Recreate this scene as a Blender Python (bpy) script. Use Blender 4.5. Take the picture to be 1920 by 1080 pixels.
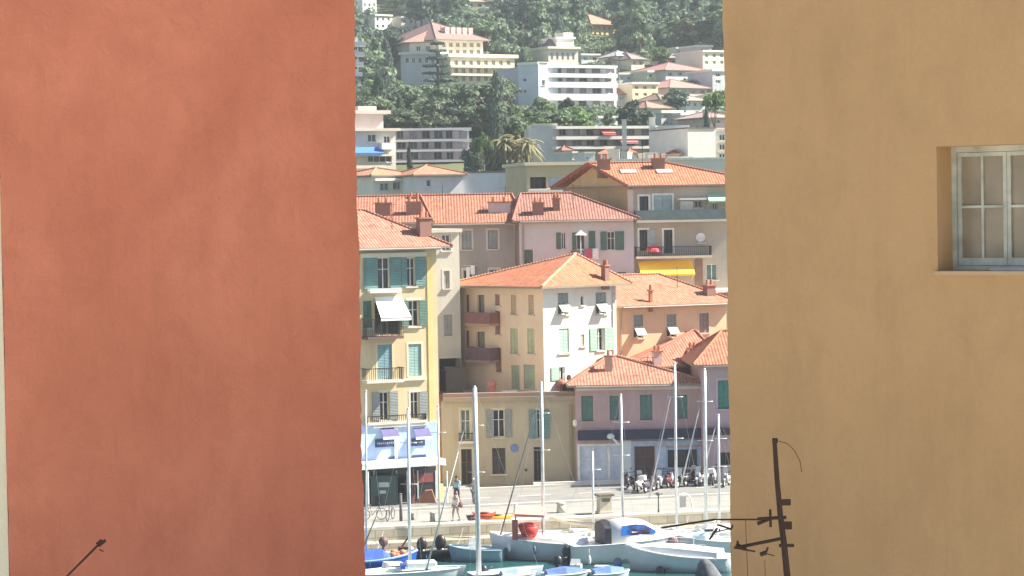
import bpy, math, random
import numpy as np
from mathutils import Vector, Matrix
random.seed(7); rng = np.random.default_rng(7)
S = bpy.context.scene
for o in list(bpy.data.objects): bpy.data.objects.remove(o)
R = math.radians

# ------------------------------------------------------------------ camera
FPX = 4760.0; HC = 18.0; PITCH = math.atan(140/FPX); ROLL = R(1.0)
CAMR = Matrix.Rotation(R(90)-PITCH, 3, 'X') @ Matrix.Rotation(-ROLL, 3, 'Z')
CAMP = Vector((0, 0, HC))
cd = bpy.data.cameras.new('camera'); cam = bpy.data.objects.new('camera', cd)
S.collection.objects.link(cam); S.camera = cam
cam.matrix_world = Matrix.Translation(CAMP) @ CAMR.to_4x4()
cd.sensor_width = 36; cd.lens = 36*FPX/1920; cd.clip_start = 0.5; cd.clip_end = 6000

# ------------------------------------------------------------------ light
SUN = Vector((math.cos(R(5))*math.cos(R(44)), math.sin(R(5))*math.cos(R(44)), math.sin(R(44))))
W = bpy.data.worlds.new('World'); S.world = W; W.use_nodes = True
wn = W.node_tree; sky = wn.nodes.new('ShaderNodeTexSky'); sky.sky_type = 'NISHITA'; sky.sun_disc = False
sky.sun_elevation = R(44); sky.sun_rotation = math.atan2(SUN.x, SUN.y); sky.dust_density = 0.8
wn.links.new(sky.outputs[0], wn.nodes['Background'].inputs[0]); wn.nodes['Background'].inputs[1].default_value = 0.06
sl = bpy.data.lights.new('sun', 'SUN'); sl.energy = 5.0; sl.angle = R(0.5); sl.color = (1.0, 0.92, 0.78)
so = bpy.data.objects.new('sun', sl); S.collection.objects.link(so); so.rotation_euler = SUN.to_track_quat('Z', 'Y').to_euler()
S.view_settings.view_transform = 'Standard'; S.view_settings.look = 'None'
S.view_settings.exposure = 1.42; S.view_settings.gamma = 1
S.render.engine = 'CYCLES'
S.cycles.max_bounces = 6; S.cycles.volume_bounces = 1

# ------------------------------------------------------------------ measuring helpers (pixels of the 1920 px photo -> metres)
def ray(px, py):
    return CAMR @ Vector(((px-960)/FPX, (540-py)/FPX, -1))
def at(px, py, Y):
    d = ray(px, py); return CAMP + d*(Y/d.y)
def at_z(px, py, z):
    d = ray(px, py); return CAMP + d*((z-HC)/d.z)
def proj(P):
    q = CAMR.transposed() @ (Vector(P)-CAMP)
    return 960+FPX*q.x/-q.z, 540-FPX*q.y/-q.z

class Frame:
    """vertical plane: origin o (xy), direction u, outward normal n"""
    def __init__(s, o, u):
        s.o = Vector((o[0], o[1], 0)); s.u = Vector((u[0], u[1], 0)).normalized(); s.n = Vector((s.u.y, -s.u.x, 0))
    def p(s, u, z, d=0): return s.o + s.u*u + s.n*d + Vector((0, 0, z))
    def uz(s, px, py, d=0):
        r = ray(px, py); o = s.o + s.n*d
        t = (o-CAMP).dot(s.n)/r.dot(s.n); P = CAMP + r*t
        return (P-s.o).dot(s.u), P.z
    def rect(s, x0, y0, x1, y1, d=0):
        xc = (x0+x1)/2; yc = (y0+y1)/2
        return s.uz(x0, yc, d)[0], s.uz(x1, yc, d)[0], s.uz(xc, y1, d)[1], s.uz(xc, y0, d)[1]
def frame_px(px, py, Y, a):
    P = at(px, py, Y); return Frame(P, (math.cos(R(a)), math.sin(R(a))))
def frame_pts(p0, p1): return Frame(p0, (p1[0]-p0[0], p1[1]-p0[1]))
WORLD = Frame((0, 0), (1, 0))   # p(u,z,d) -> (u,-d,z)

# ------------------------------------------------------------------ mesh helper
ORG = Vector((0, 0, 0))
class MB:
    def __init__(s): s.v = []; s.f = []
    def face(s, pts):
        i = len(s.v); s.v += [Vector(p) for p in pts]; s.f.append(tuple(range(i, i+len(pts)))); return s
    def mesh(s, vs, fs):
        i = len(s.v); s.v += [Vector(p) for p in vs]; s.f += [tuple(k+i for k in f) for f in fs]; return s
    def box(s, F, u0, u1, z0, z1, d0, d1):
        P = [F.p(u, z, d) for d in (d0, d1) for z in (z0, z1) for u in (u0, u1)]
        return s.mesh(P, [(2, 3, 1, 0), (7, 6, 4, 5), (6, 2, 0, 4), (3, 7, 5, 1), (6, 7, 3, 2), (0, 1, 5, 4)])
    def wbox(s, x0, x1, y0, y1, z0, z1): return s.box(WORLD, x0, x1, z0, z1, -y0, -y1)
    def tube(s, p0, p1, r0, r1=None, n=8, caps=True):
        r1 = r0 if r1 is None else r1; p0 = Vector(p0); p1 = Vector(p1); ax = (p1-p0).normalized()
        a = ax.orthogonal().normalized(); b = ax.cross(a); vs = []
        for p, r in ((p0, r0), (p1, r1)):
            for k in range(n):
                t = 2*math.pi*k/n; vs.append(p + a*(r*math.cos(t)) + b*(r*math.sin(t)))
        fs = [(k, (k+1) % n, n+(k+1) % n, n+k) for k in range(n)]
        if caps: fs += [tuple(reversed(range(n))), tuple(range(n, 2*n))]
        return s.mesh(vs, fs)
    def path(s, pts, r, n=6):
        for a, b in zip(pts[:-1], pts[1:]): s.tube(a, b, r, r, n)
        return s
    def ball(s, c, rx, ry=None, rz=None, n=10, m=6, rot=None):
        ry = rx if ry is None else ry; rz = rx if rz is None else rz; c = Vector(c); vs = []
        for j in range(m+1):
            ph = math.pi*j/m
            for k in range(n):
                t = 2*math.pi*k/n
                q = Vector((rx*math.sin(ph)*math.cos(t), ry*math.sin(ph)*math.sin(t), rz*math.cos(ph)))
                vs.append(c + (rot @ q if rot else q))
        fs = [(j*n+k, j*n+(k+1) % n, (j+1)*n+(k+1) % n, (j+1)*n+k) for j in range(m) for k in range(n)]
        return s.mesh(vs, fs)
    def build(s, name, mat, parent=None, smooth=False, bevel=0):
        me = bpy.data.meshes.new(name)
        me.from_pydata([tuple(v-ORG) for v in s.v], [], s.f)
        uvl = me.uv_layers.new(name='UVMap'); k = 0; buf = np.zeros(2*len(me.loops), 'f')
        for f in s.f:
            n = (s.v[f[1]]-s.v[f[0]]).cross(s.v[f[2]]-s.v[f[0]])
            if n.length < 1e-9 and len(f) > 3: n = (s.v[f[2]]-s.v[f[0]]).cross(s.v[f[3]]-s.v[f[0]])
            if n.length < 1e-9: n = Vector((0, 0, 1))
            n.normalize()
            U = Vector((0, 0, 1)).cross(n)
            U = Vector((1, 0, 0)) if U.length < 1e-3 else U.normalized()
            V = n.cross(U)
            for i in f:
                p = s.v[i]; buf[k] = p.dot(U); buf[k+1] = p.dot(V); k += 2
        uvl.data.foreach_set('uv', buf)
        if isinstance(mat, (list, tuple)):
            for m in mat: me.materials.append(m)
        else: me.materials.append(mat)
        if smooth:
            for p in me.polygons: p.use_smooth = True
        o = bpy.data.objects.new(name, me); S.collection.objects.link(o)
        if parent is not None: o.parent = parent
        elif s.v: pass
        if bevel:
            b = o.modifiers.new('bevel', 'BEVEL'); b.width = bevel; b.segments = 1; b.limit_method = 'ANGLE'
        return o

def tag(o, label=None, cat=None, group=None, kind=None):
    if label: o['label'] = label
    if cat: o['category'] = cat
    if group: o['group'] = group
    if kind: o['kind'] = kind
    return o
def thing(name, label, cat, loc, group=None, rz=0):
    global ORG
    o = bpy.data.objects.new(name, None); S.collection.objects.link(o); o.empty_display_size = 0.3
    o.location = loc; o.rotation_euler = (0, 0, rz); tag(o, label, cat, group)
    ORG = Vector(loc) if rz == 0 else Vector((0, 0, 0))
    return o
def solo(mb, name, mat, label, cat, loc, group=None, smooth=False):
    """a thing that is one mesh, origin at loc"""
    global ORG
    ORG = Vector(loc); o = mb.build(name, mat, None, smooth); o.location = ORG; tag(o, label, cat, group)
    return o
def struct(mb, name, mat):
    global ORG
    ORG = Vector((0, 0, 0)); o = mb.build(name, mat); o['kind'] = 'structure'; return o
def copy_tree(o, parent=None):
    c = o.copy(); S.collection.objects.link(c)
    if parent is not None: c.parent = parent
    for ch in [x for x in bpy.data.objects if x.parent == o]: copy_tree(ch, c)
    return c

# ------------------------------------------------------------------ materials
def nt(name):
    m = bpy.data.materials.new(name); m.use_nodes = True; t = m.node_tree
    return m, t, t.nodes['Principled BSDF']
def N(t, typ, **k):
    n = t.nodes.new(typ)
    for a, b in k.items(): setattr(n, a, b)
    return n
def ramp(t, src, c0, c1, p0=0.3, p1=0.7):
    r = N(t, 'ShaderNodeValToRGB'); e = r.color_ramp.elements
    e[0].position = p0; e[1].position = p1; e[0].color = (*c0, 1); e[1].color = (*c1, 1)
    t.links.new(src, r.inputs[0]); return r.outputs[0]
def noise(t, scale, detail=4, rough=.6, vec=None, dist=0):
    n = N(t, 'ShaderNodeTexNoise'); n.inputs['Scale'].default_value = scale; n.inputs['Detail'].default_value = detail
    n.inputs['Roughness'].default_value = rough; n.inputs['Distortion'].default_value = dist
    if vec is None: vec = N(t, 'ShaderNodeTexCoord').outputs['Object']
    t.links.new(vec, n.inputs['Vector']); return n.outputs['Fac']
def scaled(t, src, sx, sy, sz):
    m = N(t, 'ShaderNodeMapping'); m.inputs['Scale'].default_value = (sx, sy, sz); t.links.new(src, m.inputs[0]); return m.outputs[0]
def mixc(t, fac, a, b, mode='MIX'):
    m = N(t, 'ShaderNodeMix', data_type='RGBA', blend_type=mode)
    if isinstance(fac, (int, float)): m.inputs[0].default_value = fac
    else: t.links.new(fac, m.inputs[0])
    for s, i in ((a, 6), (b, 7)):
        if isinstance(s, tuple): m.inputs[i].default_value = (*s, 1)
        else: t.links.new(s, m.inputs[i])
    return m.outputs[2]
def bump(t, b, src, strength=.4, dist=.02):
    n = N(t, 'ShaderNodeBump'); n.inputs['Strength'].default_value = strength; n.inputs['Distance'].default_value = dist
    t.links.new(src, n.inputs['Height']); t.links.new(n.outputs[0], b.inputs['Normal'])
CACHE = {}
def plaster(c, stain=.5):
    k = ('pl', c, stain)
    if k in CACHE: return CACHE[k]
    m, t, b = nt('plaster'); tc = N(t, 'ShaderNodeTexCoord').outputs['Object']
    d = tuple(x*.72 for x in c); l = tuple(min(.9, x*1.1) for x in c)
    base = ramp(t, noise(t, .35, 6, .65, tc), tuple(x*.88 for x in c), l)
    st = noise(t, 1.0, 5, .7, scaled(t, tc, 1.6, 1.6, .16))
    f = N(t, 'ShaderNodeMath', operation='MULTIPLY'); f.inputs[1].default_value = stain
    t.links.new(ramp(t, st, (0, 0, 0), (1, 1, 1), .5, .8), f.inputs[0])
    t.links.new(mixc(t, f.outputs[0], base, d), b.inputs['Base Color'])
    b.inputs['Roughness'].default_value = .9; bump(t, b, noise(t, 9, 5), .3, .02)
    CACHE[k] = m; return m
def flat(c, rough=.6, metal=0, name='paint', var=.15):
    k = ('fl', c, rough, metal, var)
    if k in CACHE: return CACHE[k]
    m, t, b = nt(name)
    t.links.new(ramp(t, noise(t, 2.5, 5), tuple(x*(1-var) for x in c), tuple(min(1, x*(1+var)) for x in c)), b.inputs['Base Color'])
    b.inputs['Roughness'].default_value = rough; b.inputs['Metallic'].default_value = metal
    CACHE[k] = m; return m
def tiles(c, k2=1.0):
    k = ('ti', c, k2)
    if k in CACHE: return CACHE[k]
    m, t, b = nt('clay_tiles'); uv = N(t, 'ShaderNodeTexCoord').outputs['UV']
    w = N(t, 'ShaderNodeTexWave', wave_type='BANDS', bands_direction='X'); w.inputs['Scale'].default_value = 1.5
    w.inputs['Distortion'].default_value = .6; w.inputs['Detail'].default_value = 1; t.links.new(uv, w.inputs['Vector'])
    w2 = N(t, 'ShaderNodeTexWave', wave_type='BANDS', bands_direction='Y', wave_profile='SAW'); w2.inputs['Scale'].default_value = .8
    w2.inputs['Distortion'].default_value = 1.0; t.links.new(uv, w2.inputs['Vector'])
    vo = N(t, 'ShaderNodeTexVoronoi'); vo.inputs['Scale'].default_value = 3.2; t.links.new(scaled(t, uv, 1.6, .8, 1), vo.inputs['Vector'])
    sp = N(t, 'ShaderNodeSeparateColor'); t.links.new(vo.outputs['Color'], sp.inputs[0])
    c1 = ramp(t, sp.outputs[0], tuple(x*.70 for x in c), (min(.9, c[0]*1.2), c[1]*1.4, c[2]*1.55), .1, .9)
    big = ramp(t, noise(t, .5, 6, .7, uv), (.3, .3, .3), (.9, .9, .9), .35, .7)
    c2 = mixc(t, big, c1, tuple(x for x in (c[0]*.92, c[1]*.98, c[2]*1.05)))
    gr = ramp(t, w.outputs['Fac'], (.62, .58, .55), (1, 1, 1), .0, .45)
    sc = ramp(t, noise(t, 2.4, 8, .75, uv, .5), (.62, .6, .56), (1, 1, 1), .34, .52)
    c2 = mixc(t, .75, c2, sc, 'MULTIPLY')
    t.links.new(mixc(t, .42*k2, c2, gr, 'MULTIPLY'), b.inputs['Base Color'])
    b.inputs['Roughness'].default_value = .85
    a = N(t, 'ShaderNodeMath', operation='ADD'); t.links.new(w.outputs['Fac'], a.inputs[0]); t.links.new(w2.outputs['Fac'], a.inputs[1])
    bump(t, b, a.outputs[0], .6, .05); CACHE[k] = m; return m
def louvre(c):
    k = ('lo', c)
    if k in CACHE: return CACHE[k]
    m, t, b = nt('shutter_slats'); uv = N(t, 'ShaderNodeTexCoord').outputs['UV']
    w = N(t, 'ShaderNodeTexWave', wave_type='BANDS', bands_direction='Y'); w.inputs['Scale'].default_value = 3.3; t.links.new(uv, w.inputs['Vector'])
    cc = ramp(t, noise(t, 1.3, 4), tuple(x*.8 for x in c), tuple(x*1.15 for x in c))
    t.links.new(mixc(t, .5, cc, ramp(t, w.outputs['Fac'], (.5, .5, .5), (1, 1, 1), .1, .5), 'MULTIPLY'), b.inputs['Base Color'])
    b.inputs['Roughness'].default_value = .6; bump(t, b, w.outputs['Fac'], .5, .03); CACHE[k] = m; return m
def glass(c=(.03, .035, .045)):
    k = ('gl', c)
    if k in CACHE: return CACHE[k]
    m, t, b = nt('window_glass')
    t.links.new(ramp(t, noise(t, .9, 3), tuple(x*.5 for x in c), tuple(x*1.8 for x in c)), b.inputs['Base Color'])
    b.inputs['Roughness'].default_value = .12; b.inputs['Specular IOR Level'].default_value = .5; CACHE[k] = m; return m
def foliage(c0, c1, name='foliage'):
    k = ('fo', c0, c1)
    if k in CACHE: return CACHE[k]
    m, t, b = nt(name); tc = N(t, 'ShaderNodeTexCoord').outputs['Object']
    oi = N(t, 'ShaderNodeObjectInfo').outputs['Random']; ge = N(t, 'ShaderNodeNewGeometry').outputs['Random Per Island']
    a = ramp(t, noise(t, .45, 4, .6, tc), c0, c1, .35, .65)
    a = mixc(t, ramp(t, ge, (0, 0, 0), (.6, .6, .6), .3, 1), a, tuple(x*1.5 for x in c1))
    hs = N(t, 'ShaderNodeHueSaturation'); mr = N(t, 'ShaderNodeMapRange'); mr.inputs[3].default_value = .6; mr.inputs[4].default_value = 1.35
    t.links.new(oi, mr.inputs[0]); t.links.new(mr.outputs[0], hs.inputs['Value']); t.links.new(a, hs.inputs['Color'])
    t.links.new(hs.outputs[0], b.inputs['Base Color']); b.inputs['Roughness'].default_value = .7
    tr = N(t, 'ShaderNodeBsdfTranslucent'); t.links.new(hs.outputs[0], tr.inputs[0])
    mx = N(t, 'ShaderNodeMixShader'); mx.inputs[0].default_value = .3
    t.links.new(b.outputs[0], mx.inputs[1]); t.links.new(tr.outputs[0], mx.inputs[2])
    t.links.new(mx.outputs[0], t.nodes['Material Output'].inputs[0]); CACHE[k] = m; return m

TERRA = (.44, .165, .10); TERRA2 = (.42, .18, .12); TERRA3 = (.46, .19, .125)
WHITE = (.74, .73, .70); CREAM = (.70, .62, .44)
M_dark = flat((.02, .02, .024), .5); M_white = flat((.78, .78, .76), .5); M_glass = glass()
M_trim = plaster((.66, .62, .54), .3); M_iron = flat((.05, .045, .045), .5, .3)
M_green = louvre((.10, .20, .16)); M_teal = louvre((.14, .27, .27)); M_lgreen = louvre((.36, .62, .45)); M_grey = louvre((.26, .29, .29))
M_rust = flat((.09, .035, .018), .8, .2, 'rusty_metal', .5); M_stone = plaster((.52, .48, .40), .5)
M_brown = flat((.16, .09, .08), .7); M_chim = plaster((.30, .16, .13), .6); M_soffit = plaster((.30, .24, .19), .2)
M_pot = flat((.42, .17, .10), .8); M_alu = flat((.68, .69, .70), .35, .3); M_blue = flat((.03, .10, .42), .6); M_red = flat((.62, .045, .04), .5)

# ------------------------------------------------------------------ terrain profile
TP = [(160, -.4), (178, -.4), (190, 1), (205, 3), (240, 9), (300, 18), (335, 25), (400, 31), (470, 37), (520, 44), (650, 62), (800, 90), (1000, 128), (1300, 150), (3000, 155), (5500, 155)]
def tz(x, y):
    for (a, za), (b, zb) in zip(TP[:-1], TP[1:]):
        if y <= b: z = za+(zb-za)*max(0, (y-a)/(b-a)); break
    else: z = TP[-1][1]
    k = max(0, min(1, (y-330)/200))
    return z + k*(2.5*math.sin(x*.02+y*.013)+1.5*math.sin(x*.05+1.3+y*.03))

# ------------------------------------------------------------------ facade builders
def holed(mb, F, u0, u1, z0, z1, holes, rev=.22):
    us = sorted({u0, u1, *[min(max(h[i], u0), u1) for h in holes for i in (0, 1)]})
    zs = sorted({z0, z1, *[min(max(h[i], z0), z1) for h in holes for i in (2, 3)]})
    for a, b in zip(us[:-1], us[1:]):
        for c, d in zip(zs[:-1], zs[1:]):
            if b-a < 1e-5 or d-c < 1e-5: continue
            um = (a+b)/2; zm = (c+d)/2
            if any(h[0] < um < h[1] and h[2] < zm < h[3] for h in holes): continue
            mb.face([F.p(a, c), F.p(b, c), F.p(b, d), F.p(a, d)])
    for a, b, c, d in holes:
        mb.face([F.p(a, c), F.p(a, d), F.p(a, d, -rev), F.p(a, c, -rev)]); mb.face([F.p(b, d), F.p(b, c), F.p(b, c, -rev), F.p(b, d, -rev)])
        mb.face([F.p(a, d), F.p(b, d), F.p(b, d, -rev), F.p(a, d, -rev)]); mb.face([F.p(b, c), F.p(a, c), F.p(a, c, -rev), F.p(b, c, -rev)])

class Building:
    def __init__(s, name, label, poly, z0, z1, mat, cat='building', group=None):
        c = Vector((sum(p[0] for p in poly)/len(poly), sum(p[1] for p in poly)/len(poly), z0))
        s.root = thing(name, label, cat, c, group); s.org = c.copy(); s.poly = [Vector((p[0], p[1], 0)) for p in poly]
        s.z0, s.z1, s.mat = z0, z1, mat
        s.fr = [frame_pts(s.poly[i], s.poly[(i+1) % len(poly)]) for i in range(len(poly))]
        s.w = [(s.poly[(i+1) % len(poly)]-s.poly[i]).length for i in range(len(poly))]
        s.holes = {i: [] for i in range(len(poly))}; s.rooffaces = []
    def on(s):
        global ORG
        ORG = s.org
    def win(s, e, rect, kind='pane', sh=(0, 0), shm=None, sur=None, panem=None, frame=None, mull=1, sill=True, rev=.22, z=False):
        """rect in photo px on facade e; sh = widths (px) of open shutters left/right; closed / door / open / prop"""
        s.on(); F = s.fr[e]
        u0, u1, z0, z1 = F.rect(*rect) if not z else rect
        if u1 < .05 or u0 > s.w[e]-.05: return
        u0 = max(u0, .04); u1 = min(u1, s.w[e]-.04)
        z0 = max(z0, s.z0+.02); z1 = min(z1, s.z1-.03)
        s.holes[e].append((u0, u1, z0, z1)); shm = shm or M_green
        fm = frame or M_white
        mb = MB(); t = .055
        for a in ((u0, u0+t, z0, z1), (u1-t, u1, z0, z1), (u0+t, u1-t, z0, z0+t), (u0+t, u1-t, z1-t, z1)): mb.box(F, *a, -rev-.02, -rev+.05)
        for k in range(mull):
            um = u0+(u1-u0)*(k+1)/(mull+1); mb.box(F, um-t/2, um+t/2, z0+t, z1-t, -rev-.015, -rev+.045)
        if z1-z0 > 1.3 and kind != 'closed': mb.box(F, u0+t, u1-t, z0+(z1-z0)*.62, z0+(z1-z0)*.62+.04, -rev-.013, -rev+.043)
        w = mb.build('door' if kind == 'door' else 'window', fm, s.root)
        pm = MB().box(F, u0-.02, u1+.02, z0-.02, z1+.02, -rev-.09, -rev-.021)
        pm.build('pane', panem or M_glass, w)
        if kind == 'closed':
            for a, b in ((u0+.02, (u0+u1)/2-.01), ((u0+u1)/2+.01, u1-.02)):
                MB().box(F, a, b, z0+.02, z1-.02, -.12, -.06).build('shutter', shm, w)
        if kind == 'prop':   # louvred leaves whose lower half is pushed outwards
            zm = z0+(z1-z0)*.5
            MB().box(F, u0+.02, (u0+u1)/2-.01, zm+.03, z1-.02, -.10, -.05).build('shutter', shm, w)
            MB().box(F, (u0+u1)/2+.01, u1-.02, zm+.03, z1-.02, -.10, -.05).build('shutter', shm, w)
            q = MB(); L = (z1-z0)*.5; dz = L*.72; dd = L*.70
            P = [F.p(u, zz, dd0) for u, zz, dd0 in ((u0, zm, .02), (u1, zm, .02), (u1, zm-dz, .02+dd), (u0, zm-dz, .02+dd), (u0, zm-.03, -.02), (u1, zm-.03, -.02), (u1, zm-dz-.03, -.02+dd), (u0, zm-dz-.03, -.02+dd))]
            q.mesh(P, [(0, 1, 2, 3), (7, 6, 5, 4), (0, 3, 7, 4), (1, 5, 6, 2), (3, 2, 6, 7), (0, 4, 5, 1)])
            q.build('shutter', louvre((.6, .62, .55)), w)  # lower leaf much paler: its sunlit tone is put into the colour
        k = (F.rect(rect[0], rect[1], rect[0]+10, rect[3])) if not z else (0, .35)
        m_px = (k[1]-k[0])/10
        if sh[0]: MB().box(F, u0-sh[0]*m_px, u0-.01, z0, z1, .02, .07).build('shutter', shm, w)
        if sh[1]: MB().box(F, u1+.01, u1+sh[1]*m_px, z0, z1, .02, .07).build('shutter', shm, w)
        if sur:
            q = MB(); g = .14
            q.box(F, u0-g, u0-.001, z0-.02, z1+g, -.05, .018); q.box(F, u1+.001, u1+g, z0-.02, z1+g, -.05, .018); q.box(F, u0-.001, u1+.001, z1+.001, z1+g, -.05, .018)
            q.build('surround', sur, w)
        if sill and kind != 'door': MB().box(F, u0-.12, u1+.12, z0-.09, z0-.005, -.1, .12).build('sill', sur or M_trim, w)
        return w
    def box(s, e, rect, d0, d1, name, mat, parent=None, z=False, label=None):
        s.on(); F = s.fr[e]; u0, u1, z0, z1 = F.rect(*rect, d=max(d0, d1)) if not z else rect
        o = MB().box(F, u0, u1, z0, z1, d0, d1).build(name, mat, parent or s.root)
        if label: o['label'] = label
        return o
    def balcony(s, e, rect, d=1.0, slabm=None, railm=None, solid=None, name='balcony'):
        """rect = px of rail top .. slab bottom"""
        s.on(); F = s.fr[e]; u0, u1, z0, z1 = F.rect(*rect, d=d)
        sl = MB().box(F, u0, u1, z0, z0+.16, .005, d).build(name, slabm or M_trim, s.root)
        q = MB()
        if solid: 
            q.box(F, u0, u1, z0+.165, z1, d-.05, d-.01); q.box(F, u0, u0+.04, z0+.165, z1, .01, d-.06); q.box(F, u1-.04, u1, z0+.165, z1, .01, d-.06)
            q.build('railing', solid, sl)
        else:
            q.box(F, u0, u1, z1-.05, z1, d-.06, d-.01); q.box(F, u0, u0+.04, z1-.05, z1, .01, d-.06); q.box(F, u1-.04, u1, z1-.05, z1, .01, d-.06)
            n = max(3, int((u1-u0)/.14))
            for i in range(n+1):
                u = u0+.02+(u1-u0-.04)*i/n; q.box(F, u-.012, u+.012, z0+.165, z1-.05, d-.05, d-.02)
            for i in range(1, 7):
                for u in (u0+.02, u1-.02): q.box(F, u-.012, u+.012, z0+.165, z1-.05, d*i/8, d*i/8+.025)
            q.build('railing', railm or M_iron, sl)
        return sl
    def walls(s, edges=None, top=True):
        s.on(); mb = MB()
        for i in range(len(s.poly)):
            holed(mb, s.fr[i], 0, s.w[i], s.z0, s.z1, s.holes[i])
        if top: mb.face([Vector((p.x, p.y, s.z1)) for p in s.poly])
        s.wall = mb.build('wall', s.mat, s.root); return s.wall
    def flatroof(s, over=.15, th=.3, mat=None):
        s.on(); c = sum(s.poly, Vector())/len(s.poly); mb = MB()
        P = [p+(p-c).normalized()*over*1.4 for p in s.poly]; n = len(P)
        lo = [Vector((p.x, p.y, s.z1+.003)) for p in P]; hi = [Vector((p.x, p.y, s.z1+th)) for p in P]
        mb.mesh(lo+hi, [tuple(reversed(range(n))), tuple(range(n, 2*n))]+[(i, (i+1) % n, n+(i+1) % n, n+i) for i in range(n)])
        s.roof = mb.build('roof', mat or M_trim, s.root); return s.roof
    def roof4(s, r0, r1, over=.5, mat=None, th=.14, z=None, ridge=True, rm=None, gable=False):
        """pitched roof over a 4-corner plan; r0, r1 = ridge ends (3D)"""
        s.on(); c = sum(s.poly, Vector())/4; z = s.z1 if z is None else z
        E = []
        for i in range(4):
            a = s.fr[i-1].n; b = s.fr[i].n; k = over/(1+a.dot(b)); q = s.poly[i]+(a+b)*k; E.append(Vector((q.x, q.y, z+.02)))
        D = [e+Vector((0, 0, th)) for e in E]; r0 = Vector(r0); r1 = Vector(r1)
        if gable: mm = (D[3]+D[0])/2; r0 = Vector((mm.x, mm.y, r0.z))
        mb = MB()
        fs = [[D[0], D[1], r1, r0], [D[1], D[2], r1], [D[2], D[3], r0, r1], [D[3], D[0], r0]]
        if (r0-r1).length < .05: fs = [[D[i], D[(i+1) % 4], r0] for i in range(4)]
        if gable:
            fs = fs[:3]; dn = Vector((0, 0, -.16)); mb.face([D[3], r0, r0+dn, D[3]+dn]); mb.face([r0, D[0], D[0]+dn, r0+dn]); mb.face([D[0]+dn, D[1]+dn, r1+dn, r0+dn]); mb.face([D[2]+dn, D[3]+dn, r0+dn, r1+dn])
        for f in fs: mb.face(f)
        s.rooffaces = fs
        s.roof = mb.build('roof', mat or tiles(TERRA), s.root)
        q = MB()
        if not gable: q.face(list(reversed(E)))
        for i in range(4): q.face([E[i], E[(i+1) % 4], D[(i+1) % 4], D[i]])
        q.build('eaves', M_soffit, s.roof)
        if ridge:
            q = MB(); g = .09; up = Vector((0, 0, .03))
            if (r0-r1).length > .05: q.tube(r0+up, r1+up, g, g, 6)
            for a, b in ((D[0], r0), (D[1], r1), (D[2], r1), (D[3], r0)): q.tube(a+up, b+up, g, g, 6)
            q.build('ridge_tiles', rm or mat or tiles(TERRA), s.roof)
        return s.roof
    def hit(s, px, py):
        d = ray(px, py); best = None
        for f in s.rooffaces:
            n = (f[1]-f[0]).cross(f[2]-f[0]).normalized()
            if abs(d.dot(n)) < 1e-6: continue
            t = (f[0]-CAMP).dot(n)/d.dot(n); P = CAMP+d*t
            if all(((f[(i+1) % len(f)]-f[i]).cross(P-f[i])).dot(n) > -1e-3 for i in range(len(f))):
                if best is None or t < best[0]: best = (t, P)
        return best[1] if best else None
    def chimney(s, px, py, w=.8, h=1.2, d=.6, mat=None, pots=2):
        P = s.hit(px, py)
        if P is None: print('no roof hit', s.root.name, px, py); return
        s.on(); F = Frame(P, s.fr[0].u); q = MB()
        q.box(F, -w/2, w/2, P.z-.7, P.z+h, -d/2, d/2)
        o = q.build('chimney', mat or M_chim, s.roof)
        q = MB(); q.box(F, -w/2-.07, w/2+.07, P.z+h+.001, P.z+h+.1, -d/2-.07, d/2+.07)
        for i in range(pots):
            u = -w/2+w*(i+.5)/pots; q.tube(F.p(u, P.z+h+.1), F.p(u, P.z+h+.45), .11, .09, 8)
        # cap is part of the same chimney
        q.v; o2 = q.build('chimney_cap', M_pot, s.roof)
        return o

def rect_plan(px0, px1, py, Y, a, depth, ext0=0, ext1=0):
    """four corners: facade from px0 to px1 (at image row py), plane through (px0,Y) with yaw a"""
    F = frame_px(px0, py, Y, a); w = F.uz(px1, py)[0]
    a0 = F.p(-ext0, 0); a1 = F.p(w+ext1, 0); b1 = a1-F.n*depth; b0 = a0-F.n*depth
    return [a0, a1, b1, b0]
def zat(poly, px, py):
    return frame_pts(poly[0], poly[1]).uz(px, py)[1]
def hip(b, rise, hl=None, hr=None, **k):
    F = b.fr[0]; w = b.w[0]; d = b.w[1]; hl = d/2 if hl is None else hl; hr = d/2 if hr is None else hr
    if hl+hr > w: hl = hr = w/2
    r0 = F.p(hl, b.z1+rise, -d/2); r1 = F.p(w-hr, b.z1+rise, -d/2)
    return b.roof4(r0, r1, **k)

exec_parts = []
# ================================================================== SETTING
def ground_sheet():
    mb = MB(); xs = [-3000, -1200, -600, -400]+list(range(-300, 301, 15))+[400, 600, 1200, 3000]
    ys = [160, 172, 178, 190, 205, 222, 240, 270, 300, 320, 335, 360]+list(range(380, 801, 15))+[850, 900, 1000, 1100, 1300, 1600, 2200, 3000, 5500]
    n = len(xs)
    vs = [(x, y, tz(x, y)) for y in ys for x in xs]
    fs = [(j*n+i, j*n+i+1, (j+1)*n+i+1, (j+1)*n+i) for j in range(len(ys)-1) for i in range(n-1)]
    mb.mesh(vs, fs)
    m, t, b = nt('hillside_earth'); 
    t.links.new(ramp(t, noise(t, .06, 6), (.05, .07, .03), (.11, .13, .06)), b.inputs['Base Color']); b.inputs['Roughness'].default_value = 1
    struct(mb, 'hills', m)
ground_sheet()
QA = 15.0                                     # the quay runs at 15 degrees to the picture
QF = frame_px(960, 980, 147, QA)              # front edge of the quay
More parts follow.
